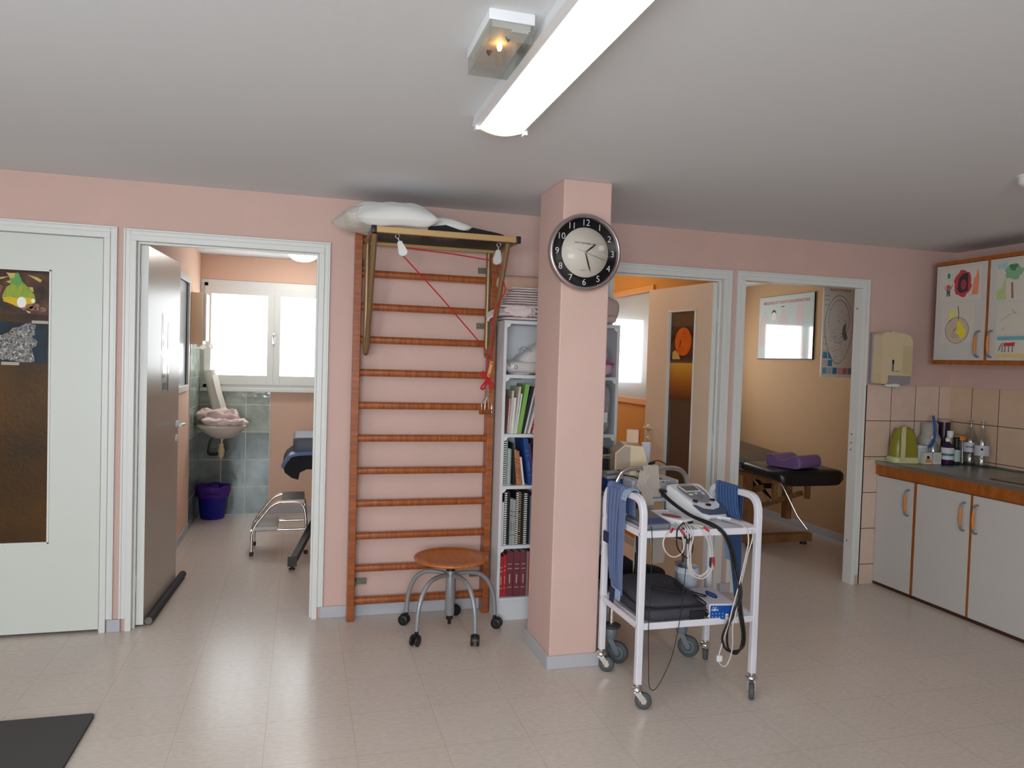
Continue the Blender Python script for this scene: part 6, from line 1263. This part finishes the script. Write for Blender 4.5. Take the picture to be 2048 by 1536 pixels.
# ================================================================ MASSAGE ROOM
WD = mat('table_wood', S(142, 100, 62), 0.5, var=(S(118, 80, 46), 8, (1, 4, 1)))
t = thing('massage_table', 'black vinyl massage table on a wooden lifting base seen through the right doorway', 'massage table', (3.97, 1.65, 0))
b = MB()
rings = []
for y, dz, ww in ((0.66, -0.035, 0.26), (0.675, -0.01, 0.30), (0.72, 0, 0.32), (0.80, 0.0, 0.33), (1.14, 0.012, 0.33)):
    rings.append([(3.97+ww*math.copysign(abs(math.cos(a))**0.28, math.cos(a)), y, 0.66+dz+(0.048+dz*0.2)*math.copysign(abs(math.sin(a))**0.45, math.sin(a))) for a in [2*PI*(k+0.5)/36 for k in range(36)]])
b.loft(rings, True); obj('head_section', b, BLACKL, t)
b = MB(); rings = []
for y, dz in ((1.145, 0.013), (1.16, 0.02), (2.55, 0.10), (2.60, 0.09)):
    ww = 0.33; rings.append([(3.97+ww*math.copysign(abs(math.cos(a))**0.28, math.cos(a)), y, 0.66+dz+0.048*math.copysign(abs(math.sin(a))**0.45, math.sin(a))) for a in [2*PI*(k+0.5)/36 for k in range(36)]])
b.loft(rings, True); obj('main_section', b, BLACKL, t)
obj('painted_side_reflection', MB().prism([(1.16, 0.690), (2.55, 0.772), (2.55, 0.740), (1.16, 0.658)], (3.6375, 0, 0), (0, 1, 0), (0, 0, 1), -0.004), mat('painted_blue_reflection', S(60, 92, 118), 0.3), t)  # blue strip paints a reflection onto the black vinyl side
for x in (3.74, 4.20): obj('top_rail', MB().box(x-0.018, x+0.018, 0.86, 2.45, 0.575, 0.612), WD, t, bevel=0.002)
for y in (0.98, 2.3): obj('cross_rail', MB().box(3.72, 4.22, y-0.02, y+0.02, 0.56, 0.60), WD, t, bevel=0.002)
for x in (3.80, 4.12): obj('bracket_post', MB().box(x-0.018, x+0.018, 0.90, 0.94, 0.43, 0.60), WD, t, bevel=0.002)
obj('upright', MB().box(3.72, 3.77, 1.18, 1.26, 0.20, 0.59), WD, t, bevel=0.003); obj('upright', MB().box(4.12, 4.17, 1.18, 1.26, 0.20, 0.59), WD, t, bevel=0.003)
b = MB(); b.tube([(3.80, 1.10, 0.50), (3.80, 2.20, 0.12)], 0.032, square=True); obj('scissor_beam', b, WD, t)
b = MB(); b.tube([(4.14, 1.02, 0.46), (4.02, 1.35, 0.30), (3.88, 1.9, 0.12)], 0.030, square=True); obj('scissor_beam', b, WD, t)
obj('foot_beam', MB().box(3.64, 4.30, 1.06, 1.14, 0.028, 0.098), WD, t, bevel=0.004); obj('foot_beam', MB().box(3.64, 4.30, 2.20, 2.28, 0.028, 0.098), WD, t, bevel=0.004)
obj('base_board', MB().box(3.70, 3.86, 1.14, 2.20, 0.04, 0.10), WD, t, bevel=0.003); obj('base_post', MB().box(3.66, 3.74, 1.07, 1.14, 0.098, 0.46), WD, t, bevel=0.003)
for x in (3.70, 4.24):
    for y in (1.10, 2.24): obj('rubber_foot', MB().lathe([(0.026, 0), (0.03, 0.006), (0.016, 0.028)], (x, y, 0), n=16), BLACKP, t)
b = MB(); b.tube([(3.90, 0.98, 0.565), (3.985, 0.86, 0.30), (4.04, 0.80, 0.20)], 0.008); obj('lever', b, CHROME, t)
obj('actuator', MB().box(3.90, 4.02, 1.25, 1.45, 0.46, 0.56), BLACKP, t, bevel=0.006); obj('actuator_rod', MB().cyl((3.86, 1.05, 0.40), (3.86, 1.30, 0.55), 0.018, n=14), CHROME, t)
t = thing('neck_cushion', 'violet contoured neck cushion lying on the black massage table', 'cushion', (3.93, 0.84, 0.71))
VIO = mat('violet_vinyl', S(122, 96, 148), 0.45)
prof = [(-0.155, 0.01), (-0.165, 0.045), (-0.150, 0.085), (-0.118, 0.098), (-0.085, 0.085), (-0.035, 0.052), (0.015, 0.050), (0.055, 0.072), (0.095, 0.100), (0.130, 0.104), (0.158, 0.085), (0.168, 0.045), (0.160, 0.010), (0.13, 0.0), (-0.13, 0.0)]
CM = Matrix.Translation((3.925, 0.865, 0.712)) @ Matrix.Rotation(math.radians(-72), 4, 'Z')
b = MB(); b.M = CM; n = len(prof)
b.loft([[(p[0]*s, y, 0.004+(p[1]-0.05)*s+0.05) for p in prof] for y, s in ((-0.145, 0.90), (-0.140, 0.97), (-0.125, 1.0), (0.125, 1.0), (0.140, 0.97), (0.145, 0.90))], True); obj('cushion_body', b, VIO, t)
for y in (-0.142, 0.142):
    b = MB(); b.M = CM; b.tube([(p[0]*0.985, y, 0.004+(p[1]-0.05)*0.985+0.05) for p in prof], 0.0028, closed=True, n=6); obj('piping', b, mat('violet_piping', S(150, 128, 172), 0.4), t)

# posters
PB = mat('poster_board', S(206, 214, 208), 0.10, spec=1.0, coat=1.0)
def ptext(t, name, txt, size, o, ax, ay, m, bold=0.0): b = MB(); b.text(txt, size, o, ax, ay, bold=bold); return obj(name, b, m, t)
PRED = mat('poster_red', S(206, 120, 120), 0.10, spec=1.0, coat=1.0); PGREY = mat('poster_grey', S(150, 154, 158), 0.10, spec=1.0, coat=1.0); PSKIN = mat('poster_skin', S(216, 200, 196), 0.10, spec=1.0, coat=1.0); PLINE = mat('poster_line', S(84, 90, 92), 0.10, spec=1.0, coat=1.0)
t = thing('meridian_poster', 'glossy framed acupuncture meridian poster reflecting the window in the right room', 'poster', (4.64, 2.02, 1.62))
XP = 4.634; yc = 2.02
obj('board', MB().box(XP, 4.648, 1.595, 2.455, 1.62, 2.25), PB, t); obj('frame_edge', MB().box(XP+0.002, 4.649, 1.588, 1.595, 1.615, 2.252).box(XP+0.002, 4.649, 1.588, 2.46, 1.612, 1.62), OUTLINE, t)
ptext(t, 'title', "MÉRIDIENS ET POINTS D'ACUPUNCTURE", 0.040, (XP-0.0005, 2.02, 2.185), (0, -1, 0), (0, 0, 1), PRED, 0.0008)
def wpoly(t, name, pts, m, lift=0.0006):   # pts (distance right of the left poster edge, height above its bottom)
    b = MB(); b.prism([(-(2.455-u), 1.62+v) for u, v in pts], (XP-lift, 0, 0), (0, -1, 0), (0, 0, 1), 0.0004); return obj(name, b, m, t)
for cu in (0.10, 0.40): wpoly(t, 'back_figure', [(cu-0.08, 0.12), (cu-0.085, 0.34), (cu-0.06, 0.43), (cu-0.02, 0.455), (cu-0.015, 0.49), (cu+0.015, 0.49), (cu+0.02, 0.455), (cu+0.06, 0.43), (cu+0.085, 0.34), (cu+0.08, 0.12)], PSKIN)
wpoly(t, 'face', [(0.25+0.036*math.cos(a), 0.435+0.05*math.sin(a)) for a in [2*PI*k/20 for k in range(20)]], mat('poster_face', S(222, 208, 196), 0.35), 0.001)
wpoly(t, 'hair', [(0.25+0.040*math.cos(a), 0.445+0.05*math.sin(a)) for a in [PI*k/14 for k in range(15)]]+[(0.215, 0.46), (0.25, 0.475), (0.285, 0.46)], PLINE, 0.0014)
wpoly(t, 'neck', [(0.228, 0.33), (0.232, 0.39), (0.268, 0.39), (0.272, 0.33)], PSKIN)
wpoly(t, 'leg_figure', [(0.615, 0.03), (0.625, 0.20), (0.60, 0.33), (0.61, 0.46), (0.64, 0.545), (0.68, 0.55), (0.715, 0.47), (0.70, 0.33), (0.715, 0.20), (0.745, 0.10), (0.76, 0.03)], mat('poster_leg', S(224, 200, 198), 0.10, spec=1.0, coat=1.0))
for u, v in ((0.40, 0.52), (0.38, 0.515)): wpoly(t, 'caption', [(u-0.02, v), (u-0.02, v+0.006), (u+0.02, v+0.006), (u+0.02, v)], PLINE)
t = thing('ear_chart', 'tall ear acupuncture chart with blue and pink squares hanging in the right room', 'poster', (4.475, 1.05, 1.455))
YP, x0, x1, z0, z1 = 1.05, 4.305, 4.645, 1.457, 2.235
obj('board', MB().box(x0, x1, YP, YP+0.012, z0, z1), mat('chart_board', S(218, 222, 212), 0.3), t); obj('hanger', MB().box(4.635, 4.649, YP, YP+0.03, 1.9, 2.0), STEEL, t)
def cpoly(name, pts, m, lift=0.0006): b = MB(); b.prism(pts, (0, YP-lift, 0), (1, 0, 0), (0, 0, 1), 0.0004); return obj(name, b, m, t)
cx = 4.468
oval = lambda rx, rz, dx=0, dz=0, n=36: [(cx+dx+rx*math.cos(2*PI*k/n)*(1-0.22*math.sin(2*PI*k/n)*-1 if math.sin(2*PI*k/n) < 0 else 1), 1.87+dz+rz*math.sin(2*PI*k/n)) for k in range(n)]
cpoly('ear_outline', oval(0.150, 0.298), mat('ear_grey', S(150, 150, 150), 0.35)); cpoly('ear_rim', oval(0.143, 0.290), mat('ear_pale', S(220, 220, 214), 0.35), 0.001); cpoly('ear_hollow', oval(0.112, 0.19, 0.0, 0.07), mat('ear_shade', S(156, 158, 156), 0.35), 0.0014); cpoly('ear_inner', oval(0.106, 0.183, -0.003, 0.068), mat('ear_light', S(214, 214, 208), 0.35), 0.0018)
cpoly('ear_canal', [(4.51, 1.90), (4.545, 1.935), (4.54, 1.86), (4.562, 1.80), (4.545, 1.775), (4.525, 1.785), (4.505, 1.83)], mat('canal_slate', S(104, 116, 122), 0.35), 0.0022)
random.seed(9)
b = MB()
for k in range(64):
    a = random.uniform(0, 2*PI); r = random.uniform(0.1, 1)**0.6; x = cx+0.135*r*math.cos(a); z = 1.86+0.27*r*math.sin(a); w = random.uniform(0.003, 0.007)
    b.prism([(x-w, z), (x+w, z), (x+w, z+0.004), (x-w, z+0.004)], (0, YP-0.003, 0), (1, 0, 0), (0, 0, 1), 0.0003)
for z in (2.155, 2.12, 2.075, 1.80, 1.74, 1.68, 1.63): b.prism([(4.315, z), (4.315+0.05, z), (4.365, z+0.003), (4.315, z+0.003)], (0, YP-0.0008, 0), (1, 0, 0), (0, 0, 1), 0.0003)
o = obj('point_mark', b, PLINE, t); o['kind'] = 'stuff'
ptext(t, 'title', "POINTS D'OREILLE", 0.026, (4.47, YP-0.0006, 2.208), (1, 0, 0), (0, 0, 1), PRED, 0.0006)
SQc = [((0, 2), (86, 152, 190)), ((1, 2), (96, 156, 190)), ((0, 1), (206, 196, 200)), ((1, 1), (70, 146, 186)), ((0, 0), (110, 164, 186)), ((1, 0), (168, 194, 190)), ((2, 0), (70, 130, 180)), ((3, 0), (214, 164, 170)), ((4, 0), (206, 116, 130)), ((5, 0), (122, 146, 160))]
for (i, j), rgb in SQc: x = 4.318+i*0.052; z = 1.485+j*0.066; cpoly('colour_square', [(x, z), (x+0.045, z), (x+0.045, z+0.055), (x, z+0.055)], mat('square_%d_%d_%d' % rgb, S(*rgb), 0.35))

# photographs on the glass of the open door 3
DM = Matrix.Translation((2.660, 0.040, 0)) @ Matrix.Rotation(math.radians(99), 4, 'Z')
t = thing('pumpkin_photo', 'photograph of an orange pumpkin on the glass of the open tan door', 'photograph', tuple(DM @ Vector((0.32, 0.019, 1.55))), 0, 'photographs on the tan door')
def dprint(name, x0, x1, z0, z1, m, lift=0): b = MB(); b.M = DM; b.box(x0, x1, 0.0225+lift, 0.0232+lift, z0, z1); return obj(name, b, m, t)
dprint('print', 0.185, 0.455, 1.555, 1.795, SQ[0])
b = MB(); b.M = DM; b.prism([(-0.315+0.092*math.cos(a), 1.685+0.100*math.sin(a)) for a in [2*PI*k/28 for k in range(28)]], (0, 0.0238, 0), (-1, 0, 0), (0, 0, 1), -0.0005 if False else 0.0005); obj('pumpkin', b, mat('photo_orange', S(226, 108, 34), 0.35, var=(S(204, 84, 24), 12)), t)
b = MB(); b.M = DM; b.prism([(-0.355, 1.68), (-0.34, 1.70), (-0.335, 1.68), (-0.35, 1.64), (-0.355, 1.645)][::-1], (0, 0.0246, 0), (-1, 0, 0), (0, 0, 1), 0.0005); obj('stalk', b, mat('photo_stalk', S(120, 66, 30), 0.4), t)
b = MB(); b.M = DM; b.prism([(-0.43, 1.56), (-0.43, 1.61), (-0.40, 1.625), (-0.36, 1.60), (-0.34, 1.56)][::-1], (0, 0.0242, 0), (-1, 0, 0), (0, 0, 1), 0.0005); obj('dry_leaf', b, SQ[5], t)
t = thing('sunset_photo', 'yellow to brown photograph under the pumpkin one on the open tan door', 'photograph', tuple(DM @ Vector((0.32, 0.019, 1.28))), 0, 'photographs on the tan door')
m = bpy.data.materials.new('yellow_brown_print'); m.use_nodes = True; nt = m.node_tree; g = nt.nodes.new('ShaderNodeTexCoord'); sx = nt.nodes.new('ShaderNodeSeparateXYZ'); nt.links.new(g.outputs['Generated'], sx.inputs[0]); cr = nt.nodes.new('ShaderNodeValToRGB'); nt.links.new(sx.outputs[2], cr.inputs[0])
cr.color_ramp.elements[0].color = (*S(92, 48, 24), 1); cr.color_ramp.elements[1].color = (*S(214, 168, 60), 1); e = cr.color_ramp.elements.new(0.5); e.color = (*S(168, 104, 34), 1); nt.links.new(cr.outputs[0], nt.nodes['Principled BSDF'].inputs['Base Color'])
dprint('print', 0.18, 0.455, 1.275, 1.535, m)
